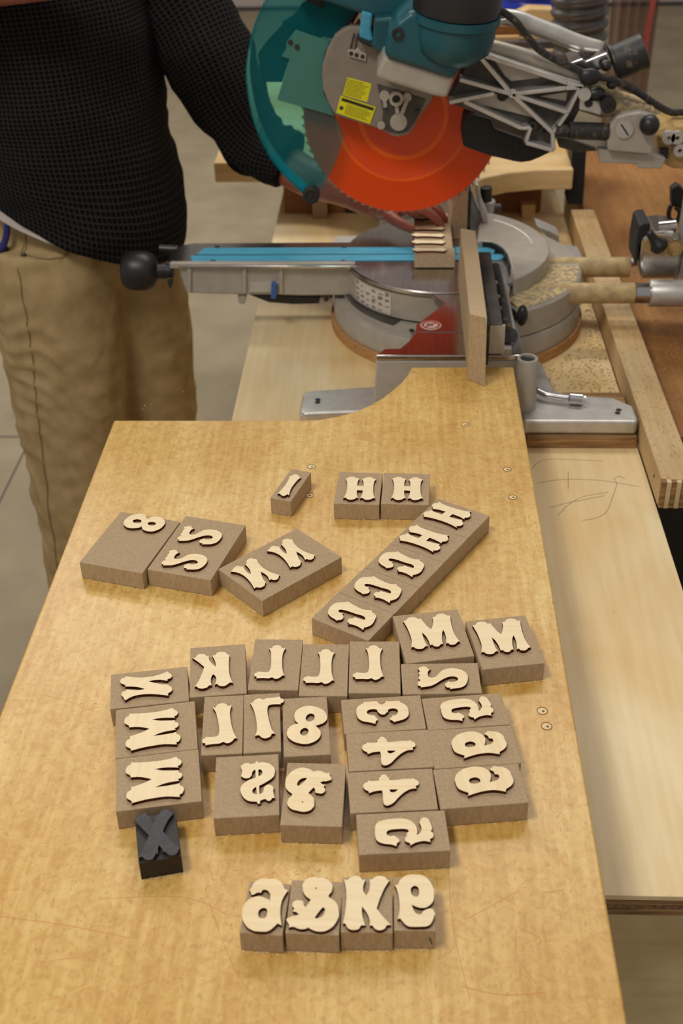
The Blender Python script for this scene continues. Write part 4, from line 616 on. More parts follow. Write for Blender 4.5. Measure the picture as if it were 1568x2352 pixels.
kb = MB(); kb.ball((.197, 1.70, -.022), (.0085, .011, .0170)); kb.cyl((.185, 1.70, -.022), (.197, 1.70, -.022), .004); kb.done('lock_knob', 'black', saw, smooth=True)
m = MB().prism([(.1262, .0006), (.1262, .072), (.1310, .072), (.1310, .0006)], 'Y', 1.99, 2.29); m.done('fence_face', 'blackdust', saw, bevel=.0006)
m = MB().prism([(0.1251,0.0528),(0.1256,0.059),(0.1339,0.0605),(0.1384,0.0433),(0.1485,0.0227),(0.1533,0.0179),(0.1549,-0.0013),(0.1405,-0.0044),(0.127,-0.014)], 'Y', 2.02, 2.06); m.done('fence_bracket', 'alu', saw, bevel=.002)
m = MB().prism([(0.1373,0.0791),(0.1426,0.079),(0.1508,0.0458),(0.1609,0.0253),(0.1625,0.0079),(0.1542,0.0064),(0.1487,0.0254),(0.1441,0.0442)], 'Y', 2.0, 2.03); m.done('fence_post', 'alu', saw, bevel=.002)
q_ = [(0.1628,0.0438),(0.1641,0.0164),(0.1668,0.0188),(0.1678,-0.0016),(0.1777,0.0049),(0.1911,0.0048)]
MB().cyl((q_[0][0], 2.09, q_[0][1]), (q_[1][0], 2.09, q_[1][1]), .0105).done('clamp_knob', 'black', saw, bevel=.002)
MB().cyl((q_[2][0], 2.09, q_[2][1]), (q_[3][0], 2.09, q_[3][1]), .0135).done('clamp_collar', 'alu', saw, bevel=.002)
MB().cyl((q_[4][0], 2.09, q_[4][1]), (q_[5][0], 2.09, q_[5][1]), .008).done('clamp_arm', 'greydark', saw, bevel=.002)
q_ = [(0.2511,-0.0154),(0.2785,-0.027),(0.2941,-0.0353),(0.298,-0.0636),(0.2866,-0.0703),(0.2769,-0.0468),(0.2697,-0.0352)]
m = MB().prism(q_, 'Y', 2.06, 2.10); m.done('rear_bracket', 'alu', saw, bevel=.003)
# label on the skirt
def on_cyl(a, z, r=.1612): return Vector((TT[0]+r*math.cos(a), TT[1]+r*math.sin(a), z))
def skin_patch(a0, a1, z0, z1, name, mt, parent, r=.1612, n=10):
    mm = MB(); lo = [mm.bm.verts.new(on_cyl(a0+(a1-a0)*i/n, z0, r)) for i in range(n+1)]; hi = [mm.bm.verts.new(on_cyl(a0+(a1-a0)*i/n, z1, r)) for i in range(n+1)]
    for i in range(n): mm.bm.faces.new((lo[i], lo[i+1], hi[i+1], hi[i]))
    return mm.done(name, mt, parent, smooth=True)
A0, A1, ZB, ZT = R(208), R(238), -.049, -.0125
lbl = skin_patch(A0, A1, ZB, ZT, 'rating_label', 'white', saw)
tag(lbl, 'white rating label with rows of small grey symbols')
cells = MB()
for j in range(4):
    for i in range(6):
        if (i, j) in ((2, 3), (5, 0)): continue
        for k in range(random.choice((1, 2, 3))):
            a = A0+(A1-A0)*(i+.15+random.random()*.1)/6; b = a+(A1-A0)/6*random.uniform(.4, .7); z = ZB+(ZT-ZB)*(j+.22+k*.25)/4
            v = [cells.bm.verts.new(on_cyl(*p, .1615)) for p in ((a, z), (b, z), (b, z+.0015), (a, z+.0015))]; cells.bm.faces.new(v)
cells.done('label_print', 'whiteprint', lbl)
# prohibition sign on the near table
ps = [(0.0554,1.6188)][0]
m = MB(); m.lathe([(0, .0004), (.0150, .0004), (.0155, 0)], (ps[0], ps[1], .0006), (0, 0, 1), 36, 0, False); sg = m.done('warning_sign', 'white', saw); tag(sg, 'round no-hands sign in red and white')
m = MB(); m.lathe([(.0105, .0006), (.0135, .0006)], (ps[0], ps[1], .0006), (0, 0, 1), 36, 0, False)
m.prism([(ps[0]-.009, ps[1]-.0075), (ps[0]-.0075, ps[1]-.009), (ps[0]+.009, ps[1]+.0075), (ps[0]+.0075, ps[1]+.009)], 'Z', .0011, .0012); m.done('sign_ring', 'red', sg)
m = MB()
for k in range(4): m.box(ps[0]-.006+k*.0025, ps[0]-.0045+k*.0025, ps[1]+.001, ps[1]+.005+.001*(k % 2), .00105, .00115)
m.box(ps[0]-.006, ps[0]+.003, ps[1]-.003, ps[1]+.001, .00105, .00115); m.done('sign_hand', 'whiteprint', sg)

# ---- saw head: blade, guards, gear case
BX, BY, BZ = .014, 1.889, .228
m = MB(); m.lathe([(0, -.0012), (.060, -.0012), (.062, -.0018), (.068, -.0018), (.070, -.0012), (.098, -.0012), (.100, -.0019), (.106, -.0012), (.154, -.0012)], (BX, BY, BZ), (0, 1, 0), 120, 0, False)
m.lathe([(.154, -.0012), (.154, .0012), (0, .0012)], (BX, BY, BZ), (0, 1, 0), 120, 0, False)
bl = m.done('blade', 'orange', saw, auto=20)
m = MB(); m.lathe([(.063, -.0020), (.0665, -.0023), (.070, -.0020)], (BX, BY, BZ), (0, 1, 0), 96, 0, False); m.lathe([(.100, -.0018), (.1025, -.0022), (.105, -.0018)], (BX, BY, BZ), (0, 1, 0), 96, 0, False); m.done('blade_ring', 'orange_highlight', bl, auto=60)
m = MB()
for k in range(72):
    a = 2*math.pi*k/72; c, s = math.cos(a), math.sin(a); c2, s2 = math.cos(a+.05), math.sin(a+.05)
    m.prism([(BX+.1535*c, BZ+.1535*s), (BX+.1585*c, BZ+.1585*s), (BX+.1535*c2, BZ+.1535*s2)], 'Y', BY-.0014, BY+.0014)
m.done('blade_teeth', 'steel', bl)
g_out = [(240,-90),(140,110),(95,260),(70,430),(75,560),(110,750),(165,900),(230,1020),(320,1130),(400,1205),(490,1290)]
outer = [(-0.1558,0.4346),(-0.1805,0.414),(-0.2019,0.3779),(-0.2143,0.3453),(-0.2225,0.3075),(-0.2232,0.2778),(-0.2176,0.2335),(-0.2065,0.1975),(-0.1923,0.1682),(-0.1715,0.1408),(-0.1526,0.1219),(-0.1359,0.1053)]
inner = [(-0.1131,0.1204),(-0.0925,0.1576),(-0.0771,0.2013),(-0.0873,0.2276),(-0.0908,0.2347),(-0.1043,0.2629),(-0.109,0.2996),(-0.1002,0.3308),(-0.0882,0.3484),(-0.051,0.387),(-0.0282,0.4121)]
gtop = [(outer[0][0]+.09, outer[0][1]+.06), (inner[-1][0], inner[-1][1]+.05)]
innerband = [(-0.1274,0.1355),(-0.1445,0.1727),(-0.1527,0.2091),(-0.1551,0.2494)]
GP = outer+[(-0.1207,0.1128),(-0.1131,0.1204),(-0.0925,0.1576),(-0.0771,0.2013),(-0.0873,0.2276),(-0.0908,0.2347),(-0.1043,0.2629),(-0.109,0.2996),(-0.1002,0.3308),(-0.0882,0.3484),(-0.051,0.387),(-0.0282,0.4121)]+gtop[::-1]
m = MB(); m.prism(GP, 'Y', 1.866, 1.8675); gd = m.done('lower_guard', 'guard', saw); tag(gd, 'see-through teal blade guard')
m = MB(); m.prism(GP, 'Y', 1.9100, 1.9115); m.done('guard_back', 'guard', saw)
m = MB(); P = [Vector((x, 0, z)) for x, z in outer]; P = spline(P, 3); c_ = Vector((BX, 0, BZ))
for i in range(len(P)-1):
    a, b = P[i], P[i+1]; ai, bi = a+(c_-a).normalized()*.0016, b+(c_-b).normalized()*.0016
    v = [[m.bm.verts.new((p.x, y, p.z)) for y in (1.8655, 1.912)] for p in (a, b, bi, ai)]
    for k in range(4): m.bm.faces.new((v[k][0], v[(k+1) % 4][0], v[(k+1) % 4][1], v[k][1]))
m.done('guard_rim', 'guardrim', saw)
m = MB()
for i in range(len(P)-1):
    a, b = P[i], P[i+1]; ai, bi = a+(c_-a).normalized()*.0035, b+(c_-b).normalized()*.0035
    v = [[m.bm.verts.new((p.x, y, p.z)) for y in (1.8630, 1.8655)] for p in (a, b, bi, ai)]
    for k in range(4): m.bm.faces.new((v[k][0], v[(k+1) % 4][0], v[(k+1) % 4][1], v[k][1]))
m.done('guard_lip', 'guardrim', saw)
MB().prism([(-0.1451,0.3608),(-0.0951,0.3439),(-0.1024,0.3296),(-0.109,0.3006),(-0.1063,0.2686),(-0.0906,0.2347),(-0.1776,0.26),(-0.1561,0.319),(-0.168,0.3236),(-0.16,0.3346),(-0.1596,0.3435)], 'Y', 1.862, 1.865).done('guard_plate', 'tealdk', saw, bevel=.0005)
for p in [(-0.1539,0.3436),(-0.1442,0.3367)]: MB().lathe([(.0038, 0), (.0038, .002)], (p[0], 1.862, p[1]), (0, -1, 0), 12).done('guard_screw', 'bolt', saw)
q_ = [(-0.1302,0.1132)][0]; m = MB(); m.lathe([(.0135, 0), (.0135, .012), (.011, .014), (.0085, .014), (.0075, .0125), (.0045, .0125), (.004, .014), (0, .014)], (q_[0], 1.866, q_[1]), (0, -1, 0), 32, 0, False); m.done('guard_roller', 'rubber', saw, auto=40)
MB().cyl((q_[0], 1.866, q_[1]), (q_[0], 1.912, q_[1]), .004).done('roller_axle', 'bolt', saw, auto=40)
m = MB(); m.prism([(-0.1246,0.3937),(-0.0502,0.3752),(-0.0622,0.3554),(-0.091,0.3332),(-0.151,0.3474),(-0.1711,0.3499),(-0.1622,0.3363),(-0.196,0.3276),(-0.2089,0.3117),(-0.2051,0.272),(-0.1748,0.2717),(-0.1624,0.3043),(-0.1597,0.3385),(-0.1706,0.3589),(-0.1513,0.3698),(-0.1389,0.3851)], 'Y', 1.922, 1.934); m.done('inner_mechanism', 'rubber', saw, bevel=.001)
# gear case plate
case = [(735,170),(690,190),(640,230),(590,320),(560,420),(555,480),(565,580),(600,670),(640,738),(700,760),(830,800),(950,840),(1000,873),(1050,882),(1110,868),(1150,825),(1180,760),(1270,640),(900,525),(870,500),(905,330),(940,310),(780,190)]
m = MB(); m.prism([(-0.0653,0.3684),(-0.0756,0.3642),(-0.0871,0.3557),(-0.099,0.3363),(-0.1064,0.3143),(-0.108,0.3009),(-0.1063,0.2783),(-0.0987,0.2576),(-0.0896,0.2418),(-0.0756,0.2366),(-0.0451,0.227),(-0.0167,0.2173),(-0.0049,0.2094),(0.007,0.2072),(0.0212,0.2104),(0.0305,0.2205),(0.0373,0.2356),(0.0578,0.2631),(0.0592,0.2992),(-0.0054,0.3396),(-0.0326,0.3659),(-0.0551,0.3683)], 'Y', 1.845, 1.862); m.done('blade_case', 'caseshade', saw, bevel=.003, seg=3)
m = MB(); m.prism([(-0.0255,0.2871),(0.0473,0.2637),(0.0338,0.2339),(0.0211,0.2164),(0.0069,0.213),(-0.0073,0.2155),(-0.0179,0.2226),(-0.0167,0.2459)], 'Y', 1.8425, 1.846); m.done('case_recess', 'greydark', saw, bevel=.001)
def ring(c, r0, r1, d, name, mt, y=1.8425):
    m = MB(); m.lathe([(r1, 0), (r1, d), (r0, d), (r0, 0)], (c[0], y, c[1]), (0, -1, 0), 28, 0, False); m.done(name, mt, saw, auto=40)
P = [(0.0031,0.2668),(0.0068,0.2315),(-0.0195,0.227),(-0.0144,0.2708),(0.0193,0.2682),(0.0352,0.2459),(-0.0531,0.3359),(-0.0634,0.3316),(-0.0468,0.327)]
ring(P[0], .0062, .0105, .008, 'case_boss', 'greypaint'); ring(P[0], 0, .0062, .002, 'boss_hole', 'black')
ring(P[1], 0, .0128, .004, 'case_disc', 'greypaint'); ring(P[2], 0, .006, .004, 'case_disc', 'greypaint'); ring(P[3], 0, .0075, .004, 'case_disc', 'greypaint')
ring(P[4], 0, .0065, .004, 'case_disc', 'greypaint'); ring(P[5], 0, .0034, .004, 'case_screw', 'bolt')
m = MB(); q_ = [(0.0193,0.2648),(0.0114,0.2431),(0.0031,0.2581),(0.0055,0.2443),(-0.0144,0.2651),(-0.0132,0.2537),(0.0461,0.2623),(0.036,0.2371)]
for a, b in ((0, 1), (2, 3), (4, 5)): m.bar((q_[a][0], 1.840, q_[a][1]), (q_[b][0], 1.840, q_[b][1]), .006, .005)
m.done('case_rib', 'greypaint', saw, bevel=.0008)
m = MB(); m.prism([(-0.0687,0.3345),(-0.0645,0.3377),(-0.0577,0.3361),(-0.0531,0.3408),(-0.0482,0.3342),(-0.0407,0.3309),(-0.0419,0.3199),(-0.0659,0.3267)], 'Y', 1.841, 1.846); m.done('latch_plate', 'greypaint', saw, bevel=.001)
for p in P[7:]+[(-0.0555,0.3293)]: ring(p, 0, .003, .001, 'latch_hole', 'black', 1.841)
m = MB(); q_ = [(-0.0651,0.3368),(-0.0586,0.3591),(-0.0578,0.3367),(-0.0548,0.3537)]
for a, b in ((0, 1), (2, 3)): m.bar((q_[a][0], 1.8435, q_[a][1]), (q_[b][0], 1.8435, q_[b][1]), .0016, .003)
m.done('latch_wire', 'bolt', saw)
# warning stickers
def sticker(pts, y, name='warning_label'):
    m = MB(); m.prism(pts, 'Y', y-.0004, y); return m.done(name, 'yellow', saw)
s1 = sticker([(-0.0694,0.2969),(-0.0336,0.2872),(-0.0404,0.2603),(-0.0771,0.2712)], 1.8447); tag(s1, 'upper yellow warning sticker with fine print')
s2 = sticker([(-0.0802,0.2706),(-0.0276,0.253),(-0.0365,0.2275),(-0.0875,0.2451)], 1.8440); tag(s2, 'lower yellow warning sticker with a dark header bar')
m = MB(); m.prism([(-0.078,0.2675),(-0.0302,0.2519),(-0.0317,0.2476),(-0.0794,0.2632)], 'Y', 1.8433, 1.8436); m.done('sticker_header', 'printdk', s2)
q_ = [(-0.0793,0.2522)][0]; m = MB(); m.lathe([(0, .0003), (.0030, .0003), (.003, 0)], (q_[0], 1.8436, q_[1]), (0, -1, 0), 16, 0, False); m.done('sticker_symbol', 'printdk', s2)
def lines(p0, dx, dn, rows, parent, y):
    mm = MB(); o_ = Vector((p0[0], 0, p0[1])); ax = Vector((dx[0]-p0[0], 0, dx[1]-p0[1])); dn_ = Vector((dn[0]-p0[0], 0, dn[1]-p0[1]))
    for j in range(rows):
        u = 0; e = random.uniform(.72, 1)
        while u < e:
            l = random.uniform(.05, .16); v = (j+.2)/rows; hh = .45/rows
            c = [o_+ax*a+dn_*b for a, b in ((u, v), (min(u+l, e), v), (min(u+l, e), v+hh), (u, v+hh))]
            mm.bm.faces.new([mm.bm.verts.new((p.x, y, p.z)) for p in c]); u += l+.02
    mm.done('fine_print', 'print', parent)
L1 = [(-0.0691,0.295),(-0.0362,0.2859),(-0.0753,0.2718)]; lines(L1[0], L1[1], L1[2], 8, s1, 1.8441)
L2 = [(-0.0714,0.2583),(-0.0329,0.2461),(-0.0749,0.2427)]; lines(L2[0], L2[1], L2[2], 7, s2, 1.8434)
# motor and teal housing
m = MB(); m.prism([(-0.0145,0.3536),(0.0844,0.3225),(0.0739,0.2941),(0.056,0.2974),(-0.0264,0.3231),(-0.0231,0.334)], 'Y', 1.735, 1.845); m.done('gear_housing', 'greypaint', saw, bevel=.006, seg=3)
m = MB(); m.prism([(-0.0139,0.3542),(-0.0124,0.3689),(-0.0082,0.383),(0.0033,0.3989),(0.023,0.4135),(0.0576,0.4062),(0.1078,0.4017),(0.1143,0.3877),(0.1071,0.3697),(0.0833,0.3225)], 'Y', 1.725, 1.850); m.done('motor_housing', 'teal', saw, bevel=.010, seg=4)
m = MB(); m.prism([(-0.0289,0.3882),(0.03,0.3907),(0.0124,0.373),(-0.0054,0.3582),(-0.0087,0.3432),(-0.0177,0.3389),(-0.0324,0.3499)], 'Y', 1.80, 1.858); m.done('housing_neck', 'teal', saw, bevel=.004)
m = MB(); m.prism([(-0.0467,0.3937),(-0.0312,0.3893),(-0.0335,0.3681),(-0.0302,0.352),(-0.037,0.351),(-0.0516,0.3576)], 'Y', 1.825, 1.85); m.done('housing_edge', 'kerf', saw, bevel=.003)
m = MB(); m.prism([(-0.0548,0.3598),(-0.0346,0.3517),(-0.0177,0.3498),(-0.0189,0.3422),(-0.0369,0.3446),(-0.0515,0.3518)], 'Y', 1.822, 1.848); m.done('bumper', 'rubber', saw, bevel=.003)
mc = [(0.0796,0.3523),(0.0883,0.4115)]
ax = Vector((.10, -.10, 1)).normalized(); c0 = Vector((mc[0][0]-.002, 1.76, mc[0][1]-.01))
m = MB(); m.lathe([(.036, 0), (.054, .016), (.058, .035), (.058, .052), (.062, .055), (.062, .066)], c0, ax, 56); m.done('motor_body', 'teal', saw, auto=40)
m = MB(); m.lathe([(.059, .0665), (.0605, .068), (.0605, .105), (.052, .125), (.03, .132), (0, .134)], c0, ax, 56, 0, False); m.done('motor_cap', 'black', saw, auto=40)
for p in [(0.0044,0.3844),(0.0924,0.3526)]: MB().lathe([(.0085, 0), (.0085, .003), (.005, .0032), (.004, -.001)], (p[0], 1.7252, p[1]), (0, -1, 0), 18).done('housing_screw', 'rubber', saw, auto=40)
m = MB(); m.prism([(-0.145,0.4109),(-0.1046,0.4062),(-0.0508,0.389),(-0.0282,0.3815),(0.0283,0.3847),(0.0481,0.4044),(0.0475,0.4335),(-0.0722,0.4556),(-0.144,0.4359)], 'Y', 1.83, 1.915); m.done('upper_guard', 'teal', saw, bevel=.008, seg=3)
hd = MB(); hd.tube([(-.10, 1.87, .40), (-.16, 1.87, .44), (-.17, 1.87, .49), (-.11, 1.87, .52), (-.03, 1.87, .50), (.0, 1.87, .44)], .014, 14); hd.done('saw_handle', 'rubber', saw, smooth=True)

# ---- swing arm: recessed plate with raised ribs
m = MB(); m.prism([(0.111,0.3566),(0.118,0.3501),(0.1483,0.3476),(0.2029,0.3341),(0.2455,0.3074),(0.2711,0.2983),(0.2773,0.2804),(0.268,0.2579),(0.2585,0.2351),(0.2388,0.2214),(0.2381,0.2014),(0.1952,0.2135),(0.1888,0.2218),(0.1474,0.236),(0.1409,0.2499),(0.0789,0.2732),(0.0832,0.2822),(0.1001,0.3198)], 'Y', 1.792, 1.832); m.done('arm_plate', 'greydark', saw, bevel=.001)
m = MB(); q_ = [(0.141,0.3342),(0.1977,0.3184),(0.2096,0.3085),(0.1673,0.3041),(0.1579,0.3112)]
m.prism(q_, 'Y', 1.785, 1.794); q_ = [(0.1118,0.2851),(0.1457,0.2871),(0.1872,0.2733),(0.207,0.2506),(0.1884,0.2553),(0.1123,0.274)]; m.prism(q_, 'Y', 1.787, 1.794); m.prism([(0.2092,0.282),(0.2493,0.2883),(0.2482,0.275)], 'Y', 1.787, 1.794); m.done('web_panel', 'greypaint', saw, bevel=.001)
ribs = [(0.1114,0.3488),(0.2456,0.3049),(0.1171,0.3451),(0.1645,0.2935),(0.0928,0.3107),(0.1681,0.2895),(0.2504,0.2626),(0.244,0.2972),(0.2686,0.2981),(0.2311,0.2332),(0.0792,0.2787),(0.1433,0.2904),(0.1007,0.2797),(0.1985,0.2415),(0.2633,0.2948),(0.2373,0.2412),(0.078,0.2787),(0.1393,0.2557),(0.193,0.2197),(0.2343,0.2078),(0.1859,0.2405)]
m = MB()
for a, b, wd in ((0, 1, .007), (1, 8, .007), (2, 3, .006), (4, 5, .006), (5, 6, .006), (5, 7, .006), (7, 8, .006), (5, 9, .006), (10, 11, .006), (12, 20, .006), (20, 13, .005), (14, 6, .005), (6, 15, .005), (15, 9, .005), (18, 19, .006), (13, 18, .005), (9, 19, .006)):
    (x0, z0), (x1, z1) = ribs[a], ribs[b]; m.bar((x0, 1.782, z0), (x1, 1.782, z1), wd, .022)
m.done('arm_rib', 'alu', saw, bevel=.0012)
q_ = [(0.1561,0.2839),(0.1693,0.2904)]
ring(q_[0], 0, .0078, .002, 'arm_hole', 'inkside', 1.787); ring(q_[1], .002, .0065, .004, 'arm_hub', 'alu', 1.776)
# upper beams of the arm
m = MB(); q_ = [(0.1497,1.83,0.3827),(0.1757,1.83,0.3792),(0.2034,1.83,0.3682),(0.2311,1.83,0.3582),(0.2637,1.83,0.3459),(0.3005,1.83,0.339)]; m.tube(q_, [.011, .012, .0125, .0125, .012, .008], 14); m.done('upper_beam', 'alu', saw, smooth=True)
m = MB(); q_ = [(0.1145,1.8,0.3544),(0.1485,1.8,0.3455),(0.1849,1.8,0.3354),(0.2217,1.8,0.323),(0.2518,1.8,0.3129),(0.2718,1.8,0.3028)]; m.tube(q_, [.009, .011, .011, .011, .011, .009], 14); m.done('lower_beam', 'dustbeam', saw, smooth=True)
m = MB(); m.prism([(0.1329,0.3744),(0.1438,0.3806),(0.1572,0.3826),(0.1752,0.3807),(0.1758,0.3707),(0.1598,0.3762),(0.1464,0.3742),(0.1396,0.3679),(0.1515,0.3417),(0.1459,0.3418),(0.1357,0.3636)], 'Y', 1.815, 1.845); m.done('beam_root', 'alu', saw, bevel=.002)
m = MB(); m.prism([(0.2687,0.3415),(0.2775,0.3436),(0.3013,0.3423),(0.3066,0.3346),(0.2759,0.325),(0.2738,0.3349)], 'Y', 1.825, 1.85); m.done('beam_web', 'greydark', saw, bevel=.001)
m = MB(); m.prism([(0.2503,0.3245),(0.2689,0.3309),(0.2737,0.3271),(0.303,0.3386),(0.312,0.3206),(0.2821,0.3105),(0.2644,0.3178)], 'Y', 1.80, 1.86); m.done('dust_chute', 'alupol', saw, bevel=.002)
q_ = [(0.3177,1.83,0.3157),(0.3231,1.83,0.3179),(0.3609,1.83,0.334)]
v0, v1 = Vector(q_[0]), Vector(q_[2]); a_ = (v1-v0).normalized()
m = MB(); m.lathe([(.0265, 0), (.0275, .002), (.0275, .004), (.025, .005), (.0255, (v1-v0).length), (.022, (v1-v0).length+.0005), (.0215, .02)], v0, a_, 36, 0, False); m.done('dust_nozzle', 'blackdust', saw, auto=40)
q_ = [(0.1368,1.76,0.4098),(0.1513,1.76,0.4015),(0.1671,1.76,0.3901),(0.184,1.765,0.3701),(0.201,1.77,0.352),(0.2223,1.775,0.3382),(0.2483,1.78,0.3255),(0.2737,1.78,0.3149),(0.3056,1.78,0.3076),(0.3307,1.79,0.296),(0.3542,1.8,0.282),(0.3855,1.82,0.2593),(0.4145,1.84,0.2419),(0.4478,1.86,0.2324)]+[(.56, 1.9, .17), (.60, 1.95, .0), (.62, 2.0, LB+.02), (.64, 2.2, LB+.012), (.70, 2.5, LB+.012)]
m = MB(); m.tube(q_, .0052, 12); m.done('power_cord', 'blackdust', saw, smooth=True)
# pivot end of the arm
m = MB(); m.prism([(0.2673,0.3067),(0.2872,0.2977),(0.3153,0.2864),(0.3371,0.2728),(0.3791,0.2612),(0.3862,0.2408),(0.3308,0.2481),(0.3037,0.246),(0.2661,0.2577),(0.275,0.2845),(0.2663,0.2935)], 'Y', 1.80, 1.85); m.done('pivot_body', 'dustmetal', saw, bevel=.004)
m = MB(); m.prism([(0.266,0.2846),(0.2742,0.2934),(0.2829,0.2845),(0.3012,0.2709),(0.2981,0.2563),(0.2794,0.2621),(0.2667,0.2645)], 'Y', 1.777, 1.80); m.done('pivot_stop', 'alu', saw, bevel=.002)
m = MB(); m.prism([(0.3111,0.21),(0.3078,0.233),(0.3114,0.2465),(0.319,0.2588),(0.3321,0.2625),(0.3519,0.2652),(0.3739,0.2583),(0.3775,0.2392),(0.3751,0.2038)], 'Y', 1.762, 1.782); m.done('pivot_bracket', 'greypaint', saw, bevel=.003, seg=3)
m = MB(); m.prism([(0.2996,0.2093),(0.3135,0.208),(0.3772,0.2006),(0.3997,0.1946),(0.3961,0.1782),(0.3614,0.1796),(0.3584,0.1855),(0.304,0.1882)], 'Y', 1.775, 1.83); m.done('pivot_foot', 'greypaint', saw, bevel=.002)
m = MB(); m.prism([(0.2585,0.2219),(0.2704,0.2172),(0.3182,0.2016),(0.3135,0.2238),(0.3,0.2216),(0.2698,0.2242)], 'Y', 1.785, 1.81); m.done('lower_link', 'alu', saw, bevel=.002)
m = MB(); m.prism([(0.2428,0.2129),(0.263,0.2104),(0.3092,0.1934),(0.2764,0.1913),(0.2475,0.1986)], 'Y', 1.815, 1.84); m.done('lower_link', 'greydark', saw, bevel=.002)
q_ = [(0.2349,1.775,0.2359),(0.2532,1.775,0.2353),(0.2539,1.772,0.2371),(0.3109,1.772,0.235)]
m = MB(); m.cyl(q_[0], q_[1], .0095); m.cyl(q_[2], q_[3], .0125); m.done('lift_lever', 'blackdust', saw, auto=40)
P = [(0.3649,0.2501),(0.3317,0.2414),(0.2714,0.2887),(0.2794,0.2747),(0.3062,0.2745),(0.2894,0.2868),(0.3113,0.2997),(0.2012,0.2406),(0.2198,0.2341),(0.2769,0.3119),(0.3011,0.3236)]
MB().ball((P[0][0], 1.752, P[0][1]), .0145).done('ball_knob', 'black', saw, smooth=True)
ring(P[1], 0, .0125, .003, 'pivot_screw', 'alu', 1.762)
m = MB(); m.bar((P[1][0]-.006, 1.7588, P[1][1]+.008), (P[1][0]+.006, 1.7588, P[1][1]-.008), .0022, .0008); m.done('screw_slot', 'bolt', saw)
ring(P[2], 0, .009, .008, 'stop_pin', 'alu', 1.777); ring(P[3], 0, .006, .001, 'stop_hole', 'black', 1.7772); ring(P[4], .004, .0115, .012, 'adjust_screw', 'black', 1.777); ring(P[4], 0, .004, .009, 'adjust_socket', 'bolt', 1.777)
MB().ball((P[5][0], 1.78, P[5][1]), (.014, .010, .010)).done('adjust_knob', 'black', saw, smooth=True)
MB().ball((P[6][0], 1.785, P[6][1]), (.008, .008, .008)).done('cap_nut', 'bolt', saw, smooth=True)
ring(P[7], .003, .0075, .004, 'arm_bolt', 'bolt', 1.786); ring(P[8], .003, .0075, .004, 'arm_bolt', 'bolt', 1.786)
MB().ball((P[9][0], 1.775, P[9][1]), (.016, .008, .012)).done('cord_clip', 'black', saw, smooth=True); MB().ball((P[10][0], 1.79, P[10][1]), .008).done('cap_nut', 'bolt', saw, smooth=True)
# black rear blade guard
m = MB(); m.prism([(0.1056,0.2358),(0.1196,0.2427),(0.146,0.2354),(0.1515,0.2212),(0.1941,0.206),(0.1983,0.1969),(0.2423,0.1857),(0.2238,0.1761),(0.2097,0.1701),(0.1953,0.1682),(0.1831,0.1702),(0.1464,0.1791),(0.1052,0.194),(0.103,0.2096)], 'Y', 1.838, 1.905); m.done('rear_guard', 'rubber', saw, bevel=.004)
m = MB(); q_ = [(0.164,0.2134),(0.1584,0.1847),(0.1836,0.2025),(0.1913,0.1747)]; m.bar((q_[0][0], 1.8375, q_[0][1]), (q_[1][0], 1.8375, q_[1][1]), .001, .001); m.bar((q_[2][0], 1.8375, q_[2][1]), (q_[3][0], 1.8375, q_[3][1]), .001, .001); m.done('guard_seam', 'bolt', saw)
m = MB(); m.prism([(0.1417,0.2475),(0.1971,0.2327),(0.1935,0.2175),(0.1899,0.2182),(0.1482,0.2331)], 'Y', 1.80, 1.84); m.done('arm_pad', 'greypaint', saw, bevel=.001)
m = MB(); m.prism([(0.389,0.2181),(0.4103,0.225),(0.4137,0.2343),(0.4472,0.227),(0.4558,0.1675),(0.4175,0.1702),(0.3973,0.18)], 'Y', 1.80, 1.90); m.done('rail_carrier', 'dust', saw, bevel=.01, seg=3)
for p in [(0.4034,0.2193),(0.416,0.2192),(0.422,0.2005)]: ring(p, .003, .0095, .01, 'carrier_bolt', 'alu', 1.80)
m = MB(); m.prism([(0.3928,0.203),(0.4055,0.2029),(0.4062,0.1888),(0.3943,0.1913)], 'Y', 1.79, 1.80); m.done('carrier_clip', 'black', saw)
# slide rails
for y in (1.905, 1.800):
    MB().cyl((.20, y, -.030), (.3830 if y < 1.85 else .392, y, -.030), .0165, 32).done('slide_rail', 'dustpipe', saw, auto=40)
MB().cyl((.384, 1.800, -.030), (.408, 1.800, -.030), .0160, 32).done('rail_sleeve', 'steel', saw, auto=40)
MB().cyl((.380, 1.915, -.026), (.412, 1.915, -.026), .007, 20).done('lock_rod', 'steel', saw, auto=40)
m = MB(); m.lathe([(.020, 0), (.0215, .002), (.0215, .065), (.016, .068)], (.407, 1.800, -.030), (1, 0, 0), 40); m.done('rail_collar', 'alu', saw, auto=40)
q_ = [(0.3936,-0.0166),(0.3925,0.0263),(0.3968,0.0542),(0.408,0.0551),(0.4253,0.0372),(0.4441,0.0381),(0.4624,0.029),(0.4688,-0.0107),(0.4679,-0.0396),(0.4049,-0.0468),(0.3946,-0.0415)]
hsg = [(0.394,0.0411),(0.4018,0.0499),(0.4163,0.0527),(0.4291,0.0542),(0.4431,0.0526),(0.4526,0.0447),(0.4603,0.0289),(0.4633,0.0039),(0.4585,-0.0265),(0.3997,-0.0263),(0.3942,0.0042),(0.3946,0.0242)]
m = MB(); m.prism(hsg, 'Y', 1.845, 1.925); m.done('rail_end_housing', 'alupol', saw, bevel=.006, seg=3)
m = MB(); m.prism([(0.3961,0.0351),(0.406,0.0459),(0.4166,0.0498),(0.4287,0.0497),(0.4324,0.0429),(0.4348,0.024),(0.4322,0.0156),(0.4189,0.0171),(0.3985,0.0232)], 'Y', 1.843, 1.846); m.done('housing_pocket', 'dust', saw, bevel=.0005)
q2 = [(0.4465,0.028)][0]; ring(q2, 0, .0135, .001, 'housing_hole', 'dust', 1.845); ring(q2, .0133, .0155, .003, 'hole_rim', 'alupol', 1.845)
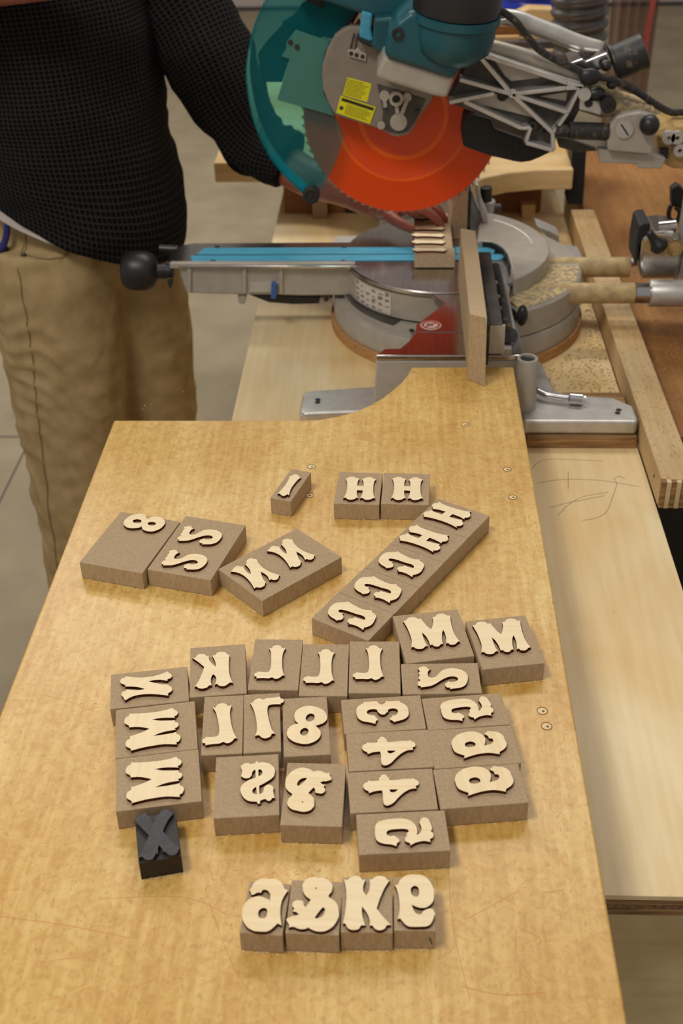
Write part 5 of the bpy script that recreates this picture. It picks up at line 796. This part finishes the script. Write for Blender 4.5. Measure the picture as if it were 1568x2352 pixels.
m = MB(); q_ = [(0.4007,1.83,0.0596),(0.4094,1.83,0.0489),(0.4181,1.83,0.039),(0.4236,1.83,0.0321)]; m.tube(q_, [.006, .007, .015, .012], 12); m.done('lock_knob', 'black', saw, smooth=True)
m = MB(); m.prism([(0.3888,0),(0.3871,0.0302),(0.389,0.0617),(0.3941,0.0656),(0.4052,0.0665),(0.4073,0.0568),(0.397,0.042),(0.3928,0.0302),(0.3933,0.0021),(0.3911,-0.004)], 'Y', 1.85, 1.915); m.done('wiper_seal', 'rubber', saw, bevel=.003)
m = MB(); q_ = [(0.4236,1.87,0.052),(0.4504,1.87,0.0548)]; m.cyl(q_[0], q_[1], .010, 20); m.done('cross_tube', 'alupol', saw, auto=40)

m = MB(); m.prism([(.462, -.045), (.505, -.045), (.515, .10), (.505, .235), (.455, .235), (.463, .10)], 'Y', 1.80, 1.905); m.done('carrier_column', 'alu', saw, bevel=.006, seg=3)
# ------------------------------------------------------------------ far worktop on its box
fwt = empty('worktop', (.0, 2.7, LB), 'pale worktop beyond the saw with a curved front edge on a brown plywood box', 'worktop')
fo = [(-0.3508,2.3634),(-0.1758,2.357)]
pts = [(-.3586, 2.365), (-.16, 2.365), (-.08, 2.33), (-.02, 2.22), (.035, 2.165), (.10, 2.165), (.135, 2.22), (.17, 2.265), (.22, 2.295), (.28, 2.31), (.347, 2.312), (.347, 3.15), (-.3586, 3.15)]
MB().prism(pts[::-1], 'Z', -.040, 0).done('board', 'pale', fwt, bevel=.003)
m = MB(); m.box(-.225, .30, 2.40, 2.42, LB+.0006, -.0405); m.done('box_front', 'brownX', fwt, bevel=.001)
MB().box(-.225, -.205, 2.42, 2.90, LB+.0006, -.0405).done('box_side', 'brownX', fwt); MB().box(.28, .30, 2.42, 2.9, LB+.0006, -.0405).done('box_side', 'brownX', fwt)
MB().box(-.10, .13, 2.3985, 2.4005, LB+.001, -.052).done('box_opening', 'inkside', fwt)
MB().box(-.165, -.135, 2.37, 2.395, LB+.0006, -.041).done('post', 'mdf', fwt, bevel=.001)
MB().prism([(0.2583,-0.0914),(0.2862,-0.0916),(0.2849,-0.1335),(0.2651,-0.1278),(0.2596,-0.1128)], 'Y', 2.37, 2.40).done('wedge', 'pale', fwt, bevel=.001)
# behind: hose, brush, jug, crate, curtain, clamp
hs = [(.36, 2.6, 1.6)]+[(0.3697,2.6,0.3027),(0.3732,2.6,0.2641),(0.3759,2.6,0.2346),(0.3773,2.6,0.2048),(0.3788,2.6,0.1745),(0.3816,2.6,0.1438),(0.3853,2.6,0.1179)]
hp = spline(hs, 8); m = MB(); prof = []
for i, p in enumerate(hp): pass
m = MB(); n = 28; rows = []
acc = [0]
for a, b in zip(hp, hp[1:]): acc.append(acc[-1]+(b-a).length)
k = 0
for i in range(int(acc[-1]/.003)):
    d = i*.003
    while acc[k+1] < d: k += 1
    p = hp[k]+(hp[k+1]-hp[k])*((d-acc[k])/(acc[k+1]-acc[k])); r = .052+.0042*math.cos(2*math.pi*d/.024)
    rows.append([m.bm.verts.new((p.x+r*math.cos(2*math.pi*j/n), p.y+r*math.sin(2*math.pi*j/n), p.z+.006*math.cos(2*math.pi*j/n))) for j in range(n)])
for a, b in zip(rows, rows[1:]):
    for j in range(n): m.bm.faces.new((a[j], a[(j+1) % n], b[(j+1) % n], b[j]))
thing_mesh(m.done('extraction_hose', 'hose', smooth=True), 'thick dark ribbed extraction hose hanging behind the saw arm', 'hose')
bq = [(0.3435,0.0419),(0.3708,0.0417),(0.3747,-0.0371),(0.3744,-0.0803),(0.3453,-0.0783),(0.3487,-0.0369)]
br = MB(); br.prism(bq, 'Y', 2.34, 2.40)
for k in range(24):
    t = k/24; z = bq[0][1]+(bq[4][1]-bq[0][1])*t; x0 = bq[1][0]+(bq[3][0]-bq[1][0])*t; x1 = bq[0][0]+(bq[4][0]-bq[0][0])*t
    br.box(min(x0, x1), max(x0, x1), 2.332, 2.3405, z-.0035, z)
thing_mesh(br.done('bench_brush', 'rubber'), 'long black bristle brush standing behind the saw at the end of the pale worktop', 'brush')
rc = [(0.1922,2.9,0.1362),(0.3027,2.9,0.1047)]
crate = empty('wooden_crate', (.27, 2.95, .0), 'open wooden crate on the far worktop, seen through the saw arm', 'crate')
b = [(0.1682,0.1691),(0.2898,0.1678),(0.2912,0.1463),(0.1691,0.1476)]; MB().prism(b, 'Y', 2.75, 2.77).done('crate_side', 'brownX', crate, bevel=.001)
b = [(0.1685,0.1499),(0.2686,0.1506),(0.2694,0.138),(0.169,0.1391)]; MB().prism(b, 'Y', 2.735, 2.75).done('crate_slat', 'pale', crate, bevel=.001)
b = [(0.1677,0.1437),(0.3538,0.1417),(0.3551,0.1256),(0.1684,0.1275)]; MB().prism(b, 'Y', 2.72, 2.75).done('crate_slat', 'greydark', crate, bevel=.001)
b = [(0.1678,0.1299),(0.3538,0.1279),(0.3595,0.0588),(0.1707,0.0606)]; b = [b[0], b[1], (b[1][0], .0006), (b[0][0], .0006)]; MB().prism(b, 'Y', 2.70, 2.72).done('crate_slat', 'mdf', crate, bevel=.001)
bx = [(0.2791,0.1367),(0.3135,0.1516),(0.3692,0.1491),(0.3777,0.1065),(0.3351,0.1322),(0.2798,0.1251)]
thing_mesh(MB().prism(bx, 'Y', 3.0, 3.05).done('wooden_block', 'pale', bevel=.002), 'pale wooden offcut in front of the blue jug', 'block')
jg = [(0.3199,0.1804),(0.3249,0.1057)]
jug = empty('water_jug', (jg[1][0], 3.15, jg[1][1]), 'deep blue plastic jug behind the saw motor', 'jug')
m = MB(); m.lathe([(.0, 0), (.070, .0), (.078, .012), (.078, .05), (.074, .055), (.078, .06), (.078, .11), (.05, .14), (.03, .15)], (jg[1][0], 3.15, jg[1][1]-.01), (0, 0, 1), 40); m.done('jug_body', 'jug', jug, auto=50)
m = MB(); m.lathe([(.031, .15), (.031, .175), (0, .176)], (jg[1][0], 3.15, jg[1][1]-.01), (0, 0, 1), 24, 0, False); m.done('jug_cap', 'white', jug, auto=40)
thing_mesh(MB().box(.14, .44, 3.155-.10, 3.35, jg[1][1]-.04, jg[1][1]-.011).done('shelf_board', 'pale', bevel=.001), 'pale shelf board carrying the blue jug', 'shelf')
for xx in (.15, .40): thing_mesh(MB().box(xx, xx+.03, 3.2, 3.23, FZ, jg[1][1]-.0405).done('shelf_post', 'brownX', bevel=.001), 'brown wooden post under the shelf board, %s end' % ('left' if xx < .3 else 'right'), 'post')
ct = [(0.4891,0.2062),(0.6381,0.2044),(0.6127,0.051),(0.604,-0.1337),(0.5084,-0.133),(0.4898,0.0523)]
m = MB(); nn = 24; lo = []; hi = []
for i in range(nn+1):
    t = i/nn; x = ct[0][0]+(ct[1][0]-ct[0][0])*t; xb = ct[4][0]+(ct[3][0]-ct[4][0])*t; yy = 3.0+.02*math.sin(i*1.3)
    lo.append(m.bm.verts.new((xb, yy, ct[4][1]-.1))); hi.append(m.bm.verts.new((x, yy, ct[0][1]+1.2)))
for i in range(nn): m.bm.faces.new((lo[i], lo[i+1], hi[i+1], hi[i]))
thing_mesh(m.done('plastic_bag', 'curtain', smooth=True), 'hanging clear plastic dust bag right of the ribbed hose', 'bag')
rtb = [(0.597,2.98,0.2271),(0.5942,2.98,0.1713),(0.5886,2.98,0.0951),(0.5879,2.98,0.0163)]
thing_mesh(MB().tube(rtb, .007, 10).done('red_tube', 'redtube', smooth=True), 'faded red tube along the edge of the plastic bag', 'tube')
cl = empty('bar_clamp', [(0.4742,1.98,0.0268)][0], 'black clamp with a wire hook at the right edge behind the slide rails', 'clamp')
m = MB(); m.prism([(0.4693,0.0834),(0.4797,0.0783),(0.5002,0.0508),(0.5137,-0.0436),(0.4954,-0.035),(0.4881,-0.0115),(0.4835,0.0148),(0.4822,0.0386),(0.4652,0.0479),(0.4616,0.0754)], 'Y', 1.98, 2.0); m.done('clamp_body', 'black', cl, bevel=.003)
m = MB(); q_ = [(0.4639,1.975,0.0508),(0.4614,1.975,0.0406),(0.463,1.975,0.0282),(0.4717,1.975,0.0219),(0.4781,1.975,0.026),(0.4793,1.975,0.0384),(0.4713,1.975,0.0467)]; m.tube(q_, .004, 8); m.done('clamp_hook', 'bolt', cl, smooth=True)

# ------------------------------------------------------------------ the operator
per = empty('person', (-.53, 1.98, FZ), 'person in black waffle-knit sweater and khaki trousers holding the block under the saw', 'person')
fa = R(-35); F = Vector((math.cos(fa), math.sin(fa), 0)); S = Vector((math.sin(fa), -math.cos(fa), 0))   # facing, his right
C0 = Vector((-.565, 2.085, 0))
def body(f, s, z): return C0+F*f+S*s+Vector((0, 0, z))
hipR, hipL = body(0, .09, -.06), body(0, -.09, -.06)
kneeR, kneeL = body(.02, .10, -.44), body(.03, -.10, -.44)
ankR, ankL = body(-.01, .10, -.86), body(-.01, -.10, -.86)
shR, shL = body(.0, .18, .49), body(.03, -.18, .48)
elR, wrR = Vector((-.66, 1.86, .434)), Vector((-.34, 1.85, .456)); haR = Vector((-.20, 1.86, .485))
elL, wrL = Vector((-.245, 2.11, .130)), Vector((-.075, 2.02, .060))
m = MB()
m.tube([hipR, kneeR, ankR], [.082, .055, .038], 16); m.tube([hipL, kneeL, ankL], [.082, .055, .038], 16)
m.tube([body(0, 0, -.06), body(0, 0, .1), body(.01, 0, .25), body(.01, 0, .42), body(0, 0, .50)], [.11, .105, .11, .11, .055], 20)
m.ball(body(0, 0, -.02), (.115, .125, .10), rot=Matrix.Rotation(fa, 4, 'Z')); m.ball(body(.0, 0, .38), (.115, .15, .12), rot=Matrix.Rotation(fa, 4, 'Z'))
m.tube([body(0, .0, .45), shR], [.07, .055], 14); m.tube([body(0, 0, .45), shL], [.07, .055], 14)
m.tube([shR, elR, wrR], [.052, .040, .027], 14); m.tube([shL, elL, wrL], [.052, .040, .027], 14)
m.tube([body(0, 0, .48), body(.03, 0, .60)], [.055, .05], 14)
hc = body(.06, 0, .70)
rh = Matrix.Rotation(fa, 4, 'Z')
m.ball(hc, (.092, .075, .115), rot=rh); m.ball(hc+F*.035+Vector((0, 0, -.06)), (.055, .052, .055), rot=rh)
m.ball(hc+F*.098+Vector((0, 0, -.015)), (.018, .012, .02), rot=rh); m.ball(hc+S*.076+Vector((0, 0, -.01)), (.014, .007, .025), rot=rh); m.ball(hc-S*.076+Vector((0, 0, -.01)), (.014, .007, .025), rot=rh)
m.ball(hc+F*.083+Vector((0, 0, -.058)), (.010, .022, .007), rot=rh)
# left hand on the workpiece
pm = Vector((-.005, 1.990, .046))
m.tube([wrL, wrL+(pm-wrL)*.5, pm], [.027, .030, .026], 14); m.ball(pm, (.042, .036, .016))
for k, (dy, ln) in enumerate(((-.030, .060), (-.010, .068), (.010, .064), (.030, .052))):
    b0_ = pm+Vector((.028, dy, .0)); m.tube([b0_, b0_+Vector((ln*.42, dy*.15, .006)), b0_+Vector((ln*.78, dy*.2, -.008)), b0_+Vector((ln, dy*.2, -.026))], [.0095, .009, .0085, .007], 10)
b0_ = pm+Vector((-.006, -.034, -.002)); m.tube([b0_, b0_+Vector((.020, -.018, -.008)), b0_+Vector((.045, -.024, -.018))], [.011, .010, .008], 10)
# right hand on the saw handle
m.tube([wrR, haR], [.027, .026], 12); m.ball(haR, (.042, .018, .036))
for k in range(4):
    b0_ = haR+Vector((.030, .0, .024-k*.018)); m.tube([b0_, b0_+Vector((.024, .018, 0)), b0_+Vector((.012, .036, 0)), b0_+Vector((-.012, .038, 0))], [.0095, .009, .0085, .0075], 10)
b0_ = haR+Vector((.012, -.014, .024)); m.tube([b0_, b0_+Vector((.028, -.01, .014)), b0_+Vector((.048, .006, .010))], [.011, .010, .008], 10)
remesh(m, 'body', 'skin', per, .0045, 3)
# hair, eyes
m = MB(); m.ball(hc+Vector((0, 0, .022))-F*.012, (.098, .083, .110), rot=rh); o = m.done('hair', 'hair', per, smooth=True)
m = MB()
for sgn in (-1, 1): m.ball(hc+F*.077+S*.03*sgn+Vector((0, 0, .0)), .0115)
m.done('eyes', 'white', per, smooth=True)
# loft for clothes
def loft(rings, name, mt, n=56, amp=.006, fs=9, thick=0, uvs=90, seed=0, cap=False, parent=per, fold=None):
    """rings: (centre, half depth, half width, heading) or callables"""
    bm = bmesh.new(); rows = []; K = len(rings); uvl = bm.loops.layers.uv.new('uv'); sub = 6; RR = []
    for i in range(K-1):
        for j in range(sub):
            t = j/sub; RR.append((i, t))
    RR.append((K-2, 1.0))
    def ip(i, t, g):
        a, b, c, d = [g(rings[max(0, min(K-1, i+k))]) for k in (-1, 0, 1, 2)]
        return .5*((2*b)+(c-a)*t+(2*a-5*b+4*c-d)*t*t+(3*b-a-3*c+d)*t**3)
    vs = 0; prev = None
    for i, t in RR:
        c = ip(i, t, lambda r: Vector(r[0])); rd = ip(i, t, lambda r: r[1]); rw = ip(i, t, lambda r: r[2]); hd_ = ip(i, t, lambda r: r[3]); ax_u = Vector((math.cos(hd_), math.sin(hd_), 0)); ax_v = Vector((math.sin(hd_), -math.cos(hd_), 0))
        tilt = ip(i, t, lambda r: r[4] if len(r) > 4 else 0); tilt2 = ip(i, t, lambda r: r[5] if len(r) > 5 else 0)
        if prev is not None: vs += (c-prev).length
        prev = c; row = []
        for k in range(n):
            a = 2*math.pi*k/n; p = c+ax_u*rd*math.cos(a)+ax_v*rw*math.sin(a)+Vector((0, 0, tilt*math.cos(a)+tilt2*math.sin(a)))
            nrm = (ax_u*math.cos(a)+ax_v*math.sin(a))
            d = amp*noise.noise(Vector((p.x*fs+seed, p.y*fs, p.z*fs*1.6)))+amp*.5*noise.noise(Vector((p.x*fs*2.5, p.y*fs*2.5, p.z*fs*5+seed)))
            if fold: d += fold(p, a)
            row.append(bm.verts.new(p+nrm*d))
        rows.append((row, vs, 2*math.pi*(rd+rw)/2))
    for (ra, va, la), (rb_, vb, lb) in zip(rows, rows[1:]):
        for k in range(n):
            f = bm.faces.new((ra[k], ra[(k+1) % n], rb_[(k+1) % n], rb_[k])); f.smooth = True
            for lp, (uu, vv) in zip(f.loops, ((k, va), (k+1, va), (k+1, vb), (k, vb))): lp[uvl].uv = (uu/n*round(.95*uvs), vv*uvs)
    if cap: bm.faces.new(rows[0][0]); bm.faces.new(rows[-1][0][::-1])
    bmesh.ops.recalc_face_normals(bm, faces=bm.faces)
    me = bpy.data.meshes.new(name); bm.to_mesh(me); bm.free(); o = link(name, me, mt, parent)
    if thick: s_ = o.modifiers.new('s', 'SOLIDIFY'); s_.thickness = thick; s_.offset = -1
    return o
def tubeloft(pts, rad, name, mt, parent, amp=.005, fs=14, uvs=90, seed=0, n=40, cuff=None):
    P = spline(pts, 10); bm = bmesh.new(); uvl = bm.loops.layers.uv.new('uv'); rows = []; prev = None; vs = 0; k = len(P)
    for i, p in enumerate(P):
        t = (P[min(i+1, k-1)]-P[max(i-1, 0)]).normalized(); u = t.orthogonal().normalized() if prev is None else (prev-t*prev.dot(t)).normalized(); prev = u; v = t.cross(u)
        f = i/(k-1)*(len(rad)-1); j = min(int(f), len(rad)-2); r = rad[j]+(rad[j+1]-rad[j])*(f-j); row = []
        for a in range(n):
            an = 2*math.pi*a/n; d = u*math.cos(an)+v*math.sin(an); q = p+d*r
            row.append(bm.verts.new(q+d*(amp*noise.noise(Vector((q.x*fs+seed, q.y*fs, q.z*fs)))+amp*.7*noise.noise(Vector((i*.55+seed, an*.6, 0))))))
        if i: vs += (P[i]-P[i-1]).length
        rows.append((row, vs))
    for (ra, va), (rb_, vb) in zip(rows, rows[1:]):
        for a in range(n):
            f = bm.faces.new((ra[a], ra[(a+1) % n], rb_[(a+1) % n], rb_[a])); f.smooth = True
            for lp, (uu, vv) in zip(f.loops, ((a, va), (a+1, va), (a+1, vb), (a, vb))): lp[uvl].uv = (uu/n*round(.33*uvs), vv*uvs)
    bm.faces.new(rows[0][0]); bm.faces.new(rows[-1][0][::-1]); bmesh.ops.recalc_face_normals(bm, faces=bm.faces)
    me = bpy.data.meshes.new(name); bm.to_mesh(me); bm.free(); return link(name, me, mt, parent)
# trousers: waist block and two legs remeshed into one garment
def crease(p, a): return .004*math.sin(p.z*55+3*math.cos(a*2)+4*noise.noise(Vector((p.x*6, p.y*6, p.z*3))))*max(0, min(1, (-p.z+.05)*4))
m = MB()
m.tube([body(0, 0, .075), body(0, 0, -.02)], [.150, .158], 32); m.ball(body(-.02, 0, -.05), (.150, .165, .10), rot=rh)
m.tube([body(0, .080, -.02), body(.005, .090, -.16), body(.01, .100, -.44), body(0, .10, -.70), body(-.005, .10, -.90)], [.118, .113, .102, .096, .098], 32)
m.tube([body(0, -.085, -.02), body(.01, -.095, -.16), body(.01, -.100, -.44), body(0, -.10, -.70), body(-.005, -.10, -.90)], [.112, .104, .096, .090, .095], 32)
tr = remesh(m, 'trousers', 'khaki', per, .007, 6)
for v in tr.data.vertices:
    p = v.co; nn_ = v.normal; z = p.z
    wv = math.sin(z*62+5*noise.noise(Vector((p.x*7, p.y*7, z*3)))*2+p.x*20)
    k = max(0, min(1, (.02-z)*5)); wv = 1-2*abs(wv)**.6
    d = .0026*wv*k*max(0, .35+1.6*noise.noise(Vector((p.x*5+3, p.y*5, z*4))))+.006*noise.noise(Vector((p.x*14, p.y*14, z*11)))+.003*noise.noise(Vector((p.x*30, p.y*30, z*34)))
    v.co = p+nn_*d
# side seam, pocket, rivet
seam = []
for z, off in ((.05, 0), (-.1, .002), (-.25, .004), (-.45, -.002), (-.65, -.004), (-.88, 0)):
    rr = .1165 if z > -.2 else .102
    seam.append(body(-.035, .090, z)+(S*.86-F*.38).normalized()*(rr+.004))
def snap(p, d=.0):
    ok, loc, nr, ix = tr.closest_point_on_mesh(tr.matrix_world.inverted() @ p) if False else (False, None, None, None); return p
from mathutils.bvhtree import BVHTree
bt = BVHTree.FromPolygons([v.co.copy() for v in tr.data.vertices], [tuple(p.vertices) for p in tr.data.polygons])
def stick(P, off=.0012, sub=8):
    out = []
    for p in spline(P, sub):
        loc, nr, ix, ds = bt.find_nearest(p); out.append(loc+nr*off)
    return out
def pxv(L): return [Vector(p) for p in L]
bt = BVHTree.FromPolygons([v.co.copy() for v in tr.data.vertices], [tuple(p.vertices) for p in tr.data.polygons])
sm_ = stick(pxv([(-0.6324,1.93,0.0288),(-0.6332,1.92,-0.0083),(-0.6362,1.91,-0.0688),(-0.6353,1.91,-0.1188),(-0.6372,1.91,-0.1875),(-0.6408,1.91,-0.2589),(-0.6493,1.91,-0.3519),(-0.6626,1.91,-0.5105),(-0.6789,1.91,-0.6824)]))
m = MB(); m.tube(sm_, .0012, 6, 0, 1); m.done('side_seam', 'khakidk', tr, smooth=True)
pk = stick(pxv([(-0.6204,1.92,0.0037),(-0.5905,1.9,0.0075),(-0.5577,1.89,0.0099),(-0.5298,1.9,0.0114),(-0.5129,1.92,0.0118)]))
m = MB(); m.tube(pk, .0014, 6, 0, 1); m.tube([p-Vector((0, 0, .006)) for p in pk], .0007, 6, 0, 1); m.done('pocket_hem', 'khakidk', tr, smooth=True)
rv = stick(pxv([(-0.6257,1.92,0.005),(-0.6254,1.92,0.0047)]))[0]; MB().ball(rv, .0042, 12, 8).done('rivet', 'bolt', tr, smooth=True)
# shoes
for nm_, a in (('R', ankR), ('L', ankL)):
    m = MB(); q0 = Vector((a.x, a.y, FZ+.05)); m.ball(q0-F*.01, (.055, .045, .05), rot=rh); m.ball(q0+F*.10+Vector((0, 0, -.008)), (.11, .047, .038), rot=rh); m.ball(q0+F*.04+Vector((0, 0, -.032)), (.15, .050, .016), rot=rh)
    remesh(m, 'shoe', 'rubber', per, .006, 3)
# undershirt tail and sweater
loft([(body(0, 0, .13), .150, .172, fa), (body(0, 0, .06), .164, .182, fa, -.03, .015), (body(.0, 0, .034), .167, .185, fa, -.065, .020)], 'undershirt', 'shirt', amp=.006, seed=3)
sw = loft([(body(0, 0, .545), .065, .08, fa), (body(0, 0, .51), .10, .15, fa), (body(.0, 0, .45), .128, .190, fa), (body(.0, 0, .34), .150, .196, fa), (body(.0, 0, .22), .158, .190, fa), (body(.0, -.002, .14), .166, .190, fa, -.015, .01), (body(.004, -.004, .065), .176, .192, fa, -.070, .030), (body(.004, -.004, .037), .174, .191, fa, -.095, .038)], 'sweater', 'knit', amp=.012, fs=7, uvs=140, thick=.003, n=80)
tubeloft([shR, shR+(elR-shR)*.5, elR+Vector((.0, 0, .0)), elR+(wrR-elR)*.18], [.078, .068, .060, .055], 'sleeve', 'knit', sw, .010, 12, 140, 2)
tubeloft([shL+Vector((-.02, 0, .0)), shL+(elL-shL)*.5+Vector((-.01, 0, .01)), elL+Vector((-.012, 0, .012)), elL+(wrL-elL)*.40], [.088, .080, .064, .046], 'sleeve', 'knit', sw, .012, 12, 140, 5)
m = MB(); c_ = elL+(wrL-elL)*.04; m.ball(c_+Vector((-.012, -.012, -.016)), (.050, .048, .046)); m.ball(c_+Vector((.030, -.004, -.018)), (.044, .044, .036)); remesh(m, 'rolled_cuff', 'knit', sw, .006, 3)
# blue strap and pouch at the left hip
stp = [(-0.6492,1.93,0.0461),(-0.6534,1.93,0.0258),(-0.6592,1.93,0.0101),(-0.6676,1.93,-0.0026),(-0.6799,1.93,-0.0058)]
MB().tube(stp, .006, 8).done('belt_strap', 'bluecord', per, smooth=True)
pc = [(-0.6755,1.94,-0.026),(-0.6749,1.94,-0.0488),(-0.6828,1.94,-0.0752),(-0.6892,1.94,-0.102)]; m = MB(); m.ball(pc[0], (.022, .02, .03)); m.ball(pc[1], (.026, .022, .045)); m.ball(pc[3], (.012, .012, .03)); remesh(m, 'belt_pouch', 'black', per, .004, 3)
